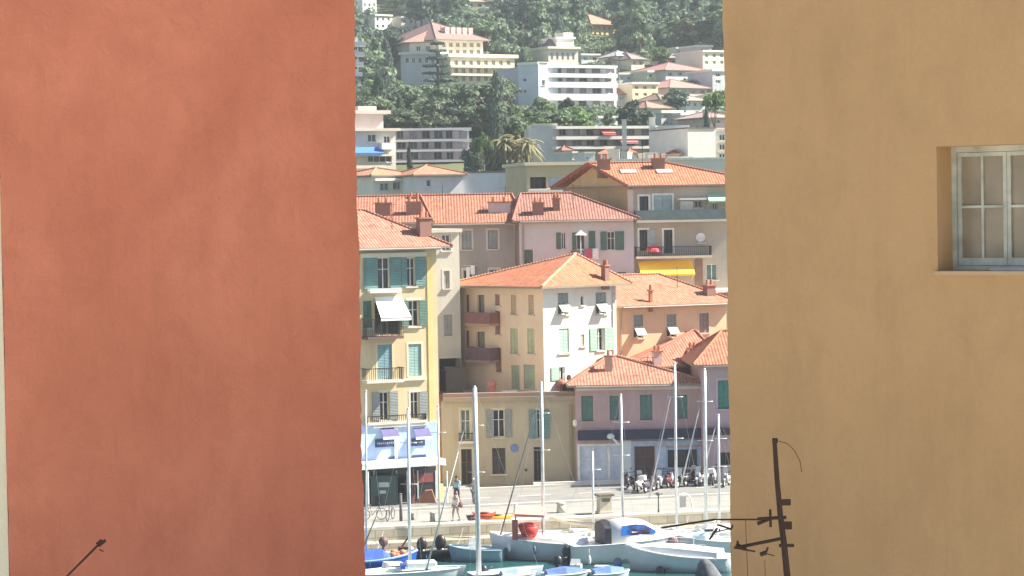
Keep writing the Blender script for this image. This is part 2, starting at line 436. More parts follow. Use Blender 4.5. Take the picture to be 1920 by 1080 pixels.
def conc(c0, c1, name, sc=.5):
    m, t, b = nt(name); tc = N(t, 'ShaderNodeTexCoord').outputs['Object']
    a = ramp(t, noise(t, sc, 7, .65, tc), c0, c1, .3, .7)
    st = ramp(t, noise(t, 1.2, 5, .6, scaled(t, tc, .25, 1.2, 1)), (.8, .8, .8), (1, 1, 1), .35, .6)
    t.links.new(mixc(t, .8, a, st, 'MULTIPLY'), b.inputs['Base Color']); b.inputs['Roughness'].default_value = .9
    bump(t, b, noise(t, 8, 5), .3, .01); return m
M_quay = conc((.27, .265, .25), (.36, .35, .33), 'quay_paving'); M_road = conc((.20, .20, .20), (.27, .27, .265), 'road_asphalt')
def blocks(c, name='stone_blocks', sx=1.1, sy=.45):
    m, t, b = nt(name); uv = N(t, 'ShaderNodeTexCoord').outputs['UV']
    br = N(t, 'ShaderNodeTexBrick'); br.inputs['Scale'].default_value = 1; br.inputs['Brick Width'].default_value = sx; br.inputs['Row Height'].default_value = sy
    br.inputs['Mortar Size'].default_value = .025; br.inputs['Color1'].default_value = (*c, 1); br.inputs['Color2'].default_value = (*[x*.82 for x in c], 1); br.inputs['Mortar'].default_value = (*[x*.5 for x in c], 1)
    t.links.new(uv, br.inputs['Vector'])
    t.links.new(mixc(t, .7, br.outputs[0], ramp(t, noise(t, 1.5, 6, .7), (.6, .58, .5), (1, 1, 1)), 'MULTIPLY'), b.inputs['Base Color'])
    b.inputs['Roughness'].default_value = .9; bump(t, b, br.outputs['Fac'], -.4, .02); return m
M_qwall = blocks((.56, .52, .42))
q = MB(); q.box(QF, -400, 400, -6, 0, -60, 0); struct(q, 'quay', M_qwall)
q = MB(); q.face([QF.p(-400, .004, -.9), QF.p(400, .004, -.9), QF.p(400, .004, -60), QF.p(-400, .004, -60)]); struct(q, 'pavement', M_quay)
q = MB(); q.face([QF.p(-400, .009, -9), QF.p(400, .009, -9), QF.p(400, .009, -18), QF.p(-400, .009, -18)]); struct(q, 'road', M_road)
q = MB(); q.box(QF, -60, 60, .012, .13, -9.0, -8.7); q.box(QF, -60, 60, .012, .13, -18.3, -18.0); struct(q, 'kerb', plaster((.6, .58, .52), .3))
q = MB()
for k in range(-14, 15): q.box(QF, k*4.0, k*4.0+2.2, .0125, .015, -13.6, -13.45)
struct(q, 'road_marking', flat((.75, .75, .73), .8))
q = MB(); q.box(QF, -60, 60, -6, -.62, .004, 1.3); q.box(QF, -60, 60, -6, -1.05, 1.304, 2.1); struct(q, 'quay_steps', M_qwall)
q = MB(); q.box(QF, -200, 200, 0.003, .16, -.88, -.02); struct(q, 'quay_edge', plaster((.66, .62, .52), .5))
# water
m, t, b = nt('harbour_water'); tc = N(t, 'ShaderNodeTexCoord').outputs['Object']
t.links.new(ramp(t, noise(t, .3, 3, .5, tc), (.02, .075, .08), (.03, .11, .11)), b.inputs['Base Color'])
b.inputs['Roughness'].default_value = .12; b.inputs['IOR'].default_value = 1.33
bump(t, b, noise(t, 1.6, 4, .6, scaled(t, tc, .7, 1.6, 1)), .5, .12)
q = MB(); q.face([(-1500, -800, -1.5), (1500, -800, -1.5), (1500, 190, -1.5), (-1500, 190, -1.5)]); struct(q, 'water', m)
q = MB(); q.wbox(-300, 300, -200, 50, -8, 10.0); struct(q, 'ground', conc((.52, .48, .40), (.62, .58, .50), 'bounce_ground'))  # out of view; raised and kept pale to bounce sun onto the walls

# ================================================================== NEAR WALLS
def stucco(c0, c1, name, dents=1.0, cs=.5):
    m, t, b = nt(name); tc = N(t, 'ShaderNodeTexCoord').outputs['Object']
    v = scaled(t, tc, 1, 1, .8)
    a = ramp(t, noise(t, cs, 5, .55, v, .6), c0, c1, .3, .72)
    a = mixc(t, ramp(t, noise(t, 1.7, 6, .7, v, .8), (0, 0, 0), (.45, .45, .45), .45, .75), a, tuple(x*.86 for x in c0))
    fine = ramp(t, noise(t, 24, 5, .75, tc), (.95, .95, .95), (1, 1, 1), .35, .6)
    sc_ = ramp(t, noise(t, 3.2, 9, .78, scaled(t, tc, 1, 1, 1.15), 1.4), (.80, .76, .74), (1, 1, 1), .30, .42)
    a = mixc(t, .45*dents, a, sc_, 'MULTIPLY')  # dark scuffs, also painting in the shadows of small dents
    drip = ramp(t, noise(t, 1.3, 6, .7, scaled(t, tc, 1.4, 1.4, .22)), (.93, .92, .91), (1, 1, 1), .36, .52); a = mixc(t, .8, a, drip, 'MULTIPLY')
    t.links.new(mixc(t, 1.0, a, fine, 'MULTIPLY'), b.inputs['Base Color']); b.inputs['Roughness'].default_value = .95
    n1 = noise(t, 3.0, 9, .66, v, 1.1); n2 = noise(t, 30, 4, .6, tc)
    mu = N(t, 'ShaderNodeMath', operation='MULTIPLY_ADD'); t.links.new(n2, mu.inputs[0]); mu.inputs[1].default_value = .06; t.links.new(n1, mu.inputs[2])
    bump(t, b, mu.outputs[0], .5*dents, .09); return m
def wobble_wall(mb, poly, z0, z1, dz=.07, amp=.006, p0_=False):
    """prism whose vertical arrises wander a little, as hand-rendered corners do"""
    n = len(poly); k = int((z1-z0)/dz); rows = []
    for j in range(k+1):
        z = z0+(z1-z0)*j/k
        wv = 0 if p0_ else .010*math.sin(z*1.7+1)+.006*math.sin(z*5.3)+(.012 if random.random() < .06 else 0)
        rows.append([Vector((p[0]+random.uniform(-1, 1)*amp-(wv if p[0] > -5 else .3*wv), p[1], z)) for p in poly])
    mb.mesh([v for r in rows for v in r], [(j*n+i, j*n+(i+1) % n, (j+1)*n+(i+1) % n, (j+1)*n+i) for j in range(k) for i in range(n)]+[tuple(range(k*n, k*n+n))])
YR = 36.0
F = frame_px(684, 1080, YR, 0); c = F.p(0, 0)
lft = at(9, 700, YR); lft.z = 0
poly = [lft, c, c+Vector((-1.6, 12, 0)), lft+Vector((0, 12, 0))]
red = thing('house', 'terracotta red rendered blank house wall filling the left of the view', 'house', ((lft.x+c.x)/2, YR+6, 9.9))
q = MB(); wobble_wall(q, poly, 9.9, 23.5); red_mat = stucco((.60, .19, .106), (.74, .262, .153), 'red_stucco')
q.build('wall', red_mat, red)
cr = thing('house', 'pale cream rendered house at the far left beside the red wall', 'house', (lft.x-4, YR+6, 9.9))
q = MB(); wobble_wall(q, [lft+Vector((-9, .03, 0)), lft+Vector((-.012, .03, 0)), lft+Vector((-.012, 11.9, 0)), lft+Vector((-9, 11.9, 0))], 9.9, 18+(400-318)/FPX*YR*1+.0, p0_=True, amp=.001)
q.build('wall', stucco((.84, .76, .56), (.88, .82, .64), 'cream_stucco', .4), cr)
# red wall continues over the cream house
ORG = Vector(red.location); q = MB(); wobble_wall(q, [lft+Vector((-9, -.002, 0)), lft+Vector((-.03, -.002, 0)), lft+Vector((-.03, 11.8, 0)), lft+Vector((-9, 11.8, 0))], 18+(400-316)/FPX*YR, 23.5)
q.build('wall', red_mat, red)

YW = 32.0; AW = -38.0
F = frame_px(1371, 1040, YW, AW); wF = 9.0
hole = F.rect(1757, 268, 1990, 508); hu0 = F.uz(1757, 390)[0]; z1h = F.uz(1757, 275)[1]; z0h = F.uz(1757, 508)[1]
# a window as tall as the photo's, about 1.15 m wide
hole = (hu0, hu0+1.5, z0h, z1h)
yel = thing('house', 'ochre yellow rendered house wall with a small paned window on the right', 'house', tuple(F.p(3, 2, -4)))
q = MB(); holed(q, F, 0.04, wF, 9.9, 23.5, [hole], .46)
pp = F.p(0, 0); d8 = -F.n*9
for j in range(180):       # left arris, slightly uneven
    z = 9.9+13.6*j/180; z2 = 9.9+13.6*(j+1)/180
    random.seed(j); e1 = random.uniform(-.007, .007)+.009*math.sin(j*.21); random.seed(j+1); e2 = random.uniform(-.007, .007)+.009*math.sin((j+1)*.21)
    q.face([F.p(e1, z), F.p(.04, z), F.p(.04, z2), F.p(e2, z2)]); q.face([F.p(e1, z)+d8, F.p(e1, z), F.p(e2, z2), F.p(e2, z2)+d8])
q.face([F.p(wF, 9.9), F.p(wF, 9.9)+d8, F.p(wF, 23.5)+d8, F.p(wF, 23.5)]); q.face([F.p(0, 23.5), F.p(wF, 23.5), F.p(wF, 23.5)+d8, F.p(0, 23.5)+d8]); q.face([F.p(wF, 9.9)+d8, F.p(0, 9.9)+d8, F.p(0, 23.5)+d8, F.p(wF, 23.5)+d8])
q.build('wall', stucco((.475, .30, .145), (.545, .345, .172), 'ochre_stucco', .35, .25), yel)
random.seed(11)
u0, u1, z0, z1 = hole
M_frame = flat((.46, .48, .42), .7, 0, 'old_window_paint', .35)
q = MB(); r = -.46
q.box(F, u0+.0, u0+.06, z0, z1, r, r+.09); q.box(F, u1-.06, u1, z0, z1, r, r+.09); q.box(F, u0+.06, u1-.06, z1-.07, z1, r, r+.09); q.box(F, u0+.06, u1-.06, z0, z0+.05, r, r+.09)
wn_ = q.build('window', M_frame, yel)
um = u0+.475*(u1-u0)
for a, b in ((u0+.065, um-.003), (um+.003, u1-.065)):
    q = MB(); t_ = .048; zb, zt = z0+.055, z1-.075
    q.box(F, a, a+t_, zb, zt, r+.01, r+.06); q.box(F, b-t_, b, zb, zt, r+.01, r+.06); q.box(F, a+t_, b-t_, zt-t_, zt, r+.01, r+.06); q.box(F, a+t_, b-t_, zb, zb+.09, r+.01, r+.06)
    mid = (a+b)/2; zmid = zb+(zt-zb)*.52
    q.box(F, mid-.015, mid+.015, zb+.09, zt-t_, r+.015, r+.055); q.box(F, a+t_, mid-.015, zmid-.015, zmid+.015, r+.015, r+.055); q.box(F, mid+.015, b-t_, zmid-.015, zmid+.015, r+.015, r+.055)
    q.build('casement', M_frame, wn_)
    m, t, bb = nt('dusty_glass'); t.links.new(ramp(t, noise(t, 1.1, 3), (.20, .165, .12), (.36, .30, .215), .35, .7), bb.inputs['Base Color']); bb.inputs['Roughness'].default_value = .25
    MB().box(F, a+.03, b-.03, zb+.03, zt-.03, r+.02, r+.028).build('pane', m, wn_)
MB().box(F, u0-.03, u1+.1, z0-.05, z0-.002, r, .05).build('sill', plaster((.50, .36, .22), .3), wn_)
MB().box(F, u0-.02, u1+.02, z0-.3, z1+.02, r-.6, r-.002).build('room', M_dark, wn_)
# loose slab of mortar on the sill
q = MB(); q.box(F, u0+.62, u1-.05, z0, z0+.035, -.34, -.12); solo(q, 'board', flat((.5, .5, .48), .8), 'weathered grey board lying on the small window sill', 'board', F.p(u0+.9, z0, -.2))

M_rust2 = flat((.03, .013, .008), .8, .1, 'dark_rust', .6)
# rusty aerials in front of the walls
YA = 27.0
A = lambda px, py, dy=0: at(px, py, YA+dy)
t_ = thing('tv_aerial', 'rusty bent television aerial with broken booms in front of the ochre wall', 'aerial', A(1480, 1190))
mast = MB(); pts = [A(1452, 824), A(1457, 900), A(1463, 965), A(1470, 1020), A(1476, 1080), A(1482, 1190)]
for i, (a, b) in enumerate(zip(pts[:-1], pts[1:])): mast.tube(a, b, .024+.003*i, .027+.003*i, 8)
mo = mast.build('mast', M_rust2, t_)
q = MB(); q.tube(A(1448, 826), A(1458, 826), .026); q.build('cap', M_rust2, mo); q = MB()
q.box(Frame(A(1472, 965), (1, 0)), -.06, .06, A(0, 973).z, A(0, 962).z, -.03, .03); q.build('clamp', M_rust2, mo); q = MB(); q.box(Frame(A(1476, 1010), (1, 0)), -.07, .05, A(0, 1018).z, A(0, 1004).z, -.03, .03); q.build('clamp', M_rust2, mo); q = MB()
q.box(Frame(A(1475, 1046), (1, 0)), -.08, .08, A(0, 1051).z, A(0, 1046).z, -.03, .03); q.build('clamp', M_rust2, mo)
q = MB(); q.tube(A(1474, 970), A(1420, 973), .018); q.tube(A(1420, 974), A(1340, 974, .1), .009); q.tube(A(1340, 974, .1), A(1240, 990, .3), .011); q.tube(A(1345, 990, .1), A(1330, 1012, .1), .012)
q.tube(A(1420, 982), A(1445, 973), .022, .012); q.tube(A(1444, 955), A(1445, 988), .014); q.tube(A(1345, 984, .1), A(1372, 992), .010); q.tube(A(1335, 1000), A(1372, 990), .007); q.tube(A(1372, 990), A(1374, 984), .01); q.build('boom', M_rust2, t_)
q = MB(); q.tube(A(1474, 1008), A(1385, 1026), .018); q.tube(A(1380, 1022), A(1398, 1030), .03, .02); q.tube(A(1383, 1014), A(1384, 1028), .012); q.tube(A(1376, 1027), A(1416, 1034), .009)
q.tube(A(1425, 1040), A(1436, 1036), .022, .026); q.tube(A(1436, 1036), A(1440, 1026), .012); q.tube(A(1436, 1038), A(1452, 1042), .006); q.build('boom', M_rust2, t_)
q = MB(); pts = [A(1455, 826), A(1475, 831), A(1490, 845), A(1500, 865), A(1503, 885)]; q.path(pts, .0035)
q.path([A(1398, 975), A(1399, 1010), A(1402, 1080), A(1405, 1120)], .003); q.path([A(1434, 1050), A(1436, 1120)], .003); q.build('wire', M_rust2, t_)
q = MB(); q.tube(at(120, 1086, 30), at(184, 1022, 30), .011, .014); q.tube(at(184, 1022, 30), at(198, 1013, 30), .03, .018, 8); q.tube(at(181, 1020, 30), at(190, 1012, 30), .014); q.tube(at(186, 1030, 30), at(194, 1034, 30), .008)
q.tube(at(20, 1190, 30), at(120, 1086, 30), .011)
solo(q, 'metal_rod', M_rust2, 'thin rusty rod with a bent tip leaning up before the red wall', 'rod', at(20, 1190, 30))
# ================================================================== BUILDINGS ON THE QUAY
def tall(name, label, px0, px1, pye, pyb, Y, a, depth, c, z0=-.3, cat='apartment building', stain=.5, **k):
    P = rect_plan(px0, px1, (pye+pyb)/2, Y, a, depth, **k)
    return Building(name, label, P, z0, zat(P, (px0+px1)/2, pye), plaster(c, stain), cat)

# --- tall yellow block on the left
L = tall('apartment_building', 'tall yellow apartment building with teal shutters and white awning above the blue shop', 480, 820, 470, 700, 154.5, 26, 8, (.62, .50, .31))
cur = flat((.5, .52, .5), .9, 0, 'curtain'); 
L.win(0, (708, 483, 731, 542), 'pane', (26, 20), M_teal, None, None, None, 1, False)
L.win(0, (763, 483, 779, 537), 'pane', (11, 19), M_teal, None, None, None, 1, True)
L.win(0, (703, 566, 750, 628), 'pane', (0, 0), M_green, None, M_dark, M_brown, 1, False)
L.win(0, (681, 564, 697, 615), 'closed', (0, 0), M_green)
L.win(0, (766, 563, 786, 612), 'pane', (14, 14), M_green, M_trim, None)
L.win(0, (708, 646, 735, 712), 'closed', (0, 0), louvre((.20, .36, .42)), plaster((.66, .57, .38), .2))
L.win(0, (766, 645, 790, 705), 'closed', (0, 0), louvre((.30, .48, .46)), plaster((.72, .64, .46), .2))
L.win(0, (712, 735, 730, 788), 'pane', (14, 16), M_grey, M_trim)
L.win(0, (770, 735, 786, 785), 'pane', (0, 15), M_grey, M_trim)
L.walls()
F = L.fr[0]
hip(L, 2.5, 3.0, 3.2, over=.8, mat=tiles(TERRA3))
L.chimney(795, 440, .8, 1.0); 
L.balcony(0, (694, 541, 753, 549), .5, M_white, M_white)
L.balcony(0, (690, 598, 757, 636), 1.0, M_brown, M_iron)
L.balcony(0, (688, 690, 758, 718), .9)
L.balcony(0, (690, 778, 800, 795), .35, M_trim, M_iron)
# white awning over the balcony
F1 = L.fr[0]; u0, u1, z0, z1 = F1.rect(702, 556, 752, 597)
L.on(); q = MB(); q.mesh([F1.p(u0, z1, .02), F1.p(u1, z1, .02), F1.p(u1+.15, z0+.1, 1.25), F1.p(u0-.1, z0+.1, 1.25), F1.p(u1+.15, z0-.1, 1.25), F1.p(u0-.1, z0-.1, 1.25)], [(0, 1, 2, 3), (3, 2, 4, 5)]); 
q.tube(F1.p(u0-.1, z0+.1, 1.25), F1.p(u1+.15, z0+.1, 1.25), .03); q.build('awning', flat((.82, .82, .80), .8, 0, 'canvas', .05), L.root)
L.box(0, (676, 474, 800, 482), .0, .22, 'cornice', M_trim)
L.box(0, (756, 708, 800, 713), .0, .16, 'string_course', M_trim)
L.box(0, (803, 482, 812, 800), .001, .05, 'pilaster', plaster((.74, .52, .22), .2))
# shopfront
sb = flat((.42, .54, .74), .6, 0, 'blue_shop_panel', .08)
pn = L.box(0, (560, 797, 822, 868), .02, .16, 'shop_panel', sb)
def text(s, F, u, z, size, mat, parent, d, name='lettering', sx=1.0):
    cu = bpy.data.curves.new(name, 'FONT'); cu.body = s; cu.size = size; cu.extrude = .01; cu.align_x = 'CENTER'; cu.align_y = 'CENTER'
    o = bpy.data.objects.new(name, cu); S.collection.objects.link(o); cu.materials.append(mat)
    X = F.u; Z = F.n; Yv = Vector((0, 0, 1)); M = Matrix((X*sx, Yv, Z)).transposed()
    o.parent = parent; o.matrix_local = Matrix.Translation(F.p(u, z, d)-ORG) @ M.to_4x4(); return o
navy = flat((.03, .05, .13), .5)
for r, s in (((704, 823, 745, 838), 1), ((772, 822, 797, 836), 1), ((730, 856, 747, 861), 0), ((773, 853, 799, 860), 0)):
    sg = L.box(0, r, .162, .22, 'sign', navy)
    if s:   # the photograph shows only a pale line of unreadable lettering: small raised strokes
        u0, u1, z0, z1 = F.rect(*r, d=.22); q = MB(); uu = u0+.14; zm = (z0+z1)/2
        while uu < u1-.16:
            hh = random.choice((.05, .07, .09)); q.box(F, uu, uu+.035, zm-hh, zm+hh*.8, .221, .232); q.box(F, uu+.037, uu+.085, zm-.02, zm+.012, .221, .232); uu += .13
        q.build('lettering', flat((.5, .55, .65), .6), sg)
for r in ((711, 802, 741, 817), (772, 802, 801, 817)):
    u0, u1, z0, z1 = F.rect(*r); q = MB()
    q.mesh([F.p(u0, z1, .17), F.p(u1, z1, .17), F.p(u1, z0, .75), F.p(u0, z0, .75), F.p(u1, z0-.14, .75), F.p(u0, z0-.14, .75)], [(0, 1, 2, 3)]); aw = q.build('awning', flat((.13, .12, .28), .8, 0, 'purple_canvas'), L.root)
    MB().box(F, u0-.05, u1+.1, z0-.17, z0-.004, .74, .77).build('valance', M_white, aw)
L.box(0, (700, 795, 802, 800), .0, .3, 'sill_course', M_trim)
L.box(0, (740, 800, 746, 868), .162, .26, 'drainpipe', M_white)
L.box(0, (560, 869, 836, 880), .17, 1.9, 'canopy', flat((.70, .76, .82), .5, 0, 'canopy_white', .05))
sh = L.box(0, (560, 882, 818, 946), .012, .06, 'shopfront', flat((.035, .04, .05), .25))
for px in (700, 742, 782, 816):
    u, z = F.uz(px, 900); MB().box(F, u-.05, u+.05, -.3, F.uz(px, 882)[1], .062, .13).build('post', flat((.45, .6, .62), .5), L.root)
for px in (690, 764, 838):
    u, z = F.uz(px, 900, 1.8); MB().tube(F.p(u, 0, 1.8), F.p(u, F.uz(px, 878, 1.8)[1]-.18, 1.8), .05).build('post', M_white, L.root)
for r in ((768, 888, 812, 905), (702, 895, 730, 910)):
    u0, u1, z0, z1 = F.rect(*r, d=.1); MB().box(F, u0, u1, z0, z1, .064, .11).build('display', flat((.20, .05, .05), .7), sh)

LBLD = L
# --- narrow pale building
Nb = tall('house', 'narrow pale building between the tall yellow block and the grey stone house', 800, 862, 436, 600, 174, 20, 6, (.62, .59, .50), cat='house')
Nb.win(0, (829, 440, 845, 470), 'pane', (0, 0), None, M_trim, flat((.12, .09, .2), .3))
Nb.win(0, (832, 508, 843, 541), 'closed', (0, 0), louvre((.42, .40, .40)), M_trim)
Nb.win(0, (832, 590, 848, 630), 'closed', (0, 0), louvre((.42, .40, .40)), M_trim)
Nb.win(0, (824, 672, 860, 735), 'pane', (0, 0), None, M_trim, M_dark, M_brown, 0, False, 1.0)  # open arch passage; its shaded inside is a black sheet
Nb.walls(); Nb.flatroof(.25, .25)
# --- small orange house behind the olive one
Ob = tall('house', 'small orange plaster house showing a narrow strip beside the olive house', 815, 862, 748, 830, 171, 25, 4, (.72, .42, .18), cat='house')
Ob.win(0, (823, 765, 829, 782), 'pane', (0, 0), None, M_trim)
Ob.win(0, (830, 850, 848, 905), 'pane', (0, 0), None, None, M_brown, M_brown, 0, False)
Ob.walls(); Ob.flatroof(.2, .3, tiles(TERRA))
Ob.box(0, (818, 756, 860, 760), .0, .12, 'cornice', plaster((.66, .36, .22), .3))

# --- grey stone house
G = tall('house', 'grey rough stone house with white framed windows under a long tiled roof', 770, 973, 422, 500, 182, 2, 9, (.30, .285, .275), cat='house', stain=.9)
for r in ((866, 432, 884, 468), (915, 431, 933, 467), (821, 432, 837, 466)): G.win(0, r, 'closed', (0, 0), M_grey, plaster((.50, .48, .46), .3))
G.win(0, (869, 506, 886, 533), 'pane', (0, 0), None, plaster((.55, .53, .5), .3)); G.win(0, (918, 505, 936, 540), 'pane', (0, 0), None, plaster((.5, .48, .46), .3))
for r in ((869, 575, 886, 612), (918, 575, 936, 612)): G.win(0, r, 'pane')
G.walls(); hip(G, 2.2, .4, .3, over=.5, mat=tiles(TERRA))
for px, py in ((718, 398), (777, 396)): G.chimney(px, py, .9, .9)
# long rear wing to the left
G2 = tall('house', 'low house with terracotta roof and two brick chimneys behind the tall yellow block', 600, 800, 422, 440, 179, 2, 9.5, (.45, .4, .36), cat='house')
G2.walls(); hip(G2, 2.05, .4, .4, over=.5, mat=tiles(TERRA))
G2.chimney(718, 402, 1.1, .75); G2.chimney(776, 400, 1.1, .75)
for px in (868, 880):   # laundry
    pass
F = G.fr[0]; u0, u1, z0, z1 = F.rect(874, 498, 890, 522); q = MB(); q.box(F, u0, u0+.25, z0, z1-.1, .35, .37); q.box(F, u0+.3, u0+.62, z0+.3, z1, .35, .37); q.tube(F.p(u0-.2, z1+.02, .36), F.p(u1+.2, z1+.02, .36), .012)
solo(q, 'laundry', flat((.75, .75, .74), .9), 'white washing hung below a window of the grey stone house', 'laundry', F.p(u0, z0, .36))

# --- pale lilac-white house
Wb = tall('house', 'pale lilac white house with dark green shutters below a darker tiled roof', 974, 1188, 416, 500, 181.5, 2, 8, (.60, .585, .60), cat='house', stain=.3)
Wb.win(0, (1052, 436, 1061, 467), 'pane', (9, 0), M_green); Wb.win(0, (1081, 436, 1097, 468), 'pane', (8, 0), M_green)
Wb.win(0, (1138, 434, 1153, 469), 'pane', (12, 17), M_green)
Wb.win(0, (983, 468, 999, 496), 'closed', (0, 0), M_green); Wb.win(0, (1043, 510, 1060, 545), 'closed', (0, 0), M_green); Wb.win(0, (1158, 510, 1174, 545), 'closed', (0, 0), M_green)
Wb.walls(); Wb.box(0, (1104, 433, 1116, 470), .03, .08, 'shutter', M_green)
hip(Wb, 2.1, .3, 4.2, over=.5, mat=tiles((.38, .165, .12)))  # tile colour darker than on the neighbouring roofs
for px, py, w in ((1009, 400, .8), (1043, 392, .5)): Wb.chimney(px, py, w, .7)
Wb.chimney(936, 396, 1.6, .6) if Wb.hit(936, 396) else G.chimney(936, 396, 1.6, .6, .6, plaster((.55, .45, .45), .5))
F = Wb.fr[0]; P = F.p(*F.uz(1087, 434), .9)
q = MB(); pts = [P+Vector((.45*math.cos(k*math.pi/4), .45*math.sin(k*math.pi/4), -.25)) for k in range(8)]
for k in range(8): q.face([P+Vector((0, 0, .1)), pts[k], pts[(k+1) % 8]])
q.tube(P+Vector((0, 0, .1)), P+Vector((0, 0, -1.6)), .025); solo(q, 'parasol', flat((.8, .8, .74), .8), 'small white parasol in front of the lilac white house', 'parasol', P+Vector((0, 0, -1.6)))
Wb.balcony(0, (1072, 470, 1120, 484), .9, M_trim, M_iron)
u0, u1, z0, z1 = F.rect(1096, 470, 1110, 484, d=.95); q = MB(); q.box(F, u0, u1, z0, z1+.15, .97, 1.0); solo(q, 'towel', flat((.5, .10, .16), .9), 'dark red towel hanging over the balcony rail of the lilac white house', 'towel', F.p(u0, z0, .98))
u0, u1, z0, z1 = F.rect(1111, 466, 1122, 486, d=.95); q = MB(); q.box(F, u0, u1, z0, z1, .97, 1.0); solo(q, 'towel', flat((.8, .8, .8), .9), 'white towel hanging beside the dark red one on the balcony rail', 'towel', F.p(u0, z0, .98))

# --- house with the ochre gable
PC = at(1182, 400, 185)              # front left corner
dF = Vector((math.cos(R(7)), math.sin(R(7)), 0)); dS = Vector((-math.cos(R(52)), math.sin(R(52)), 0))
gf = Frame(PC, dF); wG = gf.uz(1420, 400)[0]
gs = frame_pts(PC+dS, PC); wS = -gs.uz(1056, 372)[0]+1.0
P = [PC, PC+dF*wG, PC+dF*wG+dS*wS, PC+dS*wS]
zE = gf.uz(1180, 352)[1]
GB = Building('apartment_building', 'ochre gabled building with orange roof and balconies behind the lilac white house', P, -.3, zE, plaster((.56, .40, .20), .7), 'apartment building')
GB.win(0, (1199, 368, 1216, 406), 'door', (0, 0), None, M_white, None, M_dark, 1, False); GB.win(0, (1226, 366, 1260, 408), 'closed', (0, 0), louvre((.42, .52, .54)), M_white, None, None, 1, False)
GB.win(0, (1303, 376, 1316, 390), 'pane'); GB.win(0, (1336, 380, 1346, 405), 'pane')
GB.win(0, (1199, 431, 1214, 470), 'door', (0, 15), louvre((.45, .52, .5)), M_white, None, M_dark, 1, False); GB.win(0, (1245, 431, 1261, 475), 'door', (0, 0), None, M_white, None, M_dark, 1, False)
GB.win(0, (1310, 440, 1320, 455), 'pane'); GB.win(0, (1325, 495, 1345, 525), 'pane', (0, 0), None, None, flat((.12, .2, .19), .4)); GB.win(0, (1206, 520, 1224, 560), 'pane')
GB.win(3, (1100, 352, 1108, 366), 'pane', (0, 0), None, None, None, None, 0) if False else None
GB.on(); q = MB(); q2 = MB()
for i in range(4): holed(q2 if i == 0 else q, GB.fr[i], 0, GB.w[i], GB.z0, GB.z1, GB.holes[i])
q.build('wall', GB.mat, GB.root); q2.build('wall', plaster((.44, .39, .33), .8), GB.root)['label'] = 'greyish beige front wall'
cS = (P[3]+P[0])/2; cT = (P[1]+P[2])/2; zr = frame_pts(P[3], P[0]).uz(1120, 306)[1]
r0 = Vector((cS.x, cS.y, zr))-dF*.35; r1 = Vector((cT.x, cT.y, zr))
u_r = Frame(cS, dF).uz(1243, 306)[0]; r1 = Vector((cS.x, cS.y, 0))+dF*u_r; r1.z = zr
GB.roof4(r0, r1, over=.5, mat=tiles((.50, .18, .095)), gable=True)
GB.on(); q = MB(); fs = GB.fr[3]; w3 = GB.w[3]; zt = zr-.12
q.face([fs.p(0, zE, .0), fs.p(w3, zE, .0), fs.p(w3/2, zt, .0)]); q.face([fs.p(w3, zE, -.3), fs.p(0, zE, -.3), fs.p(w3/2, zt, -.3)])
q.build('gable', plaster((.78, .55, .25), .7), GB.root)
GB.chimney(1132, 316, .9, .6); GB.chimney(1234, 314, .9, .6); GB.chimney(1292, 346, 1.1, .7, .8, plaster((.42, .22, .16), .4))
for px in (1178, 1246):
    H0 = GB.hit(px, 322)
    if H0:
        fcs = GB.rooffaces[0]; n = (fcs[1]-fcs[0]).cross(fcs[2]-fcs[0]).normalized(); n = n if n.z > 0 else -n
        uu = dF*.6; vv = n.cross(dF)*.32; c_ = H0+n*.08; q = MB(); q.mesh([c_-uu-vv, c_+uu-vv, c_+uu+vv, c_-uu+vv, c_-uu-vv-n*.1, c_+uu-vv-n*.1, c_+uu+vv-n*.1, c_-uu+vv-n*.1], [(0, 1, 2, 3), (0, 4, 5, 1), (1, 5, 6, 2), (2, 6, 7, 3), (3, 7, 4, 0)])
        q.build('skylight', flat((.55, .5, .48), .3), GB.roof)
GB.box(0, (1178, 355, 1189, 560), .0, .12, 'pilaster', plaster((.62, .56, .48), .4))
GB.balcony(0, (1194, 393, 1400, 416), 1.1, plaster((.66, .62, .52), .4), None, flat((.13, .19, .19), .25, 0, 'tinted_panel'))
GB.balcony(0, (1194, 462, 1335, 484), 1.1, plaster((.66, .60, .48), .4), M_iron)
GB.box(0, (1194, 415, 1400, 431), .005, .5, 'canopy', plaster((.40, .30, .27), .4)) if False else None
GB.box(0, (1274, 371, 1325, 375), .05, .9, 'shelf', M_white); GB.box(0, (1276, 377, 1300, 394), .01, .6, 'cabinet', flat((.5, .5, .48), .7))
def sheet(b, e, rect, d0, d1, name, mat, drop=.12, parent=None):
    """sloping canvas: top edge on the wall, lower edge out at d1"""
    b.on(); F = b.fr[e]; u0, u1, z0, z1 = F.rect(*rect, d=(d0+d1)/2); q = MB()
    q.mesh([F.p(u0, z1, d0), F.p(u1, z1, d0), F.p(u1, z0, d1), F.p(u0, z0, d1), F.p(u1, z0-drop, d1), F.p(u0, z0-drop, d1)], [(0, 1, 2, 3), (3, 2, 4, 5)])
    q.tube(F.p(u0, z0, d1), F.p(u1, z0, d1), .025); q.tube(F.p(u0+.05, z0, d1), F.p(u0+.05, z0-.5, .02), .018); q.tube(F.p(u1-.05, z0, d1), F.p(u1-.05, z0-.5, .02), .018)
    return q.build(name, mat, parent or b.root)
sheet(GB, 0, (1327, 363, 1390, 376), .02, .9, 'awning', flat((.40, .70, .47), .8, 0, 'green_canvas', .06))
sheet(GB, 0, (1199, 489, 1300, 514), .15, 1.5, 'awning', flat((1.0, .62, .07), .8, 0, 'yellow_canvas', .06))
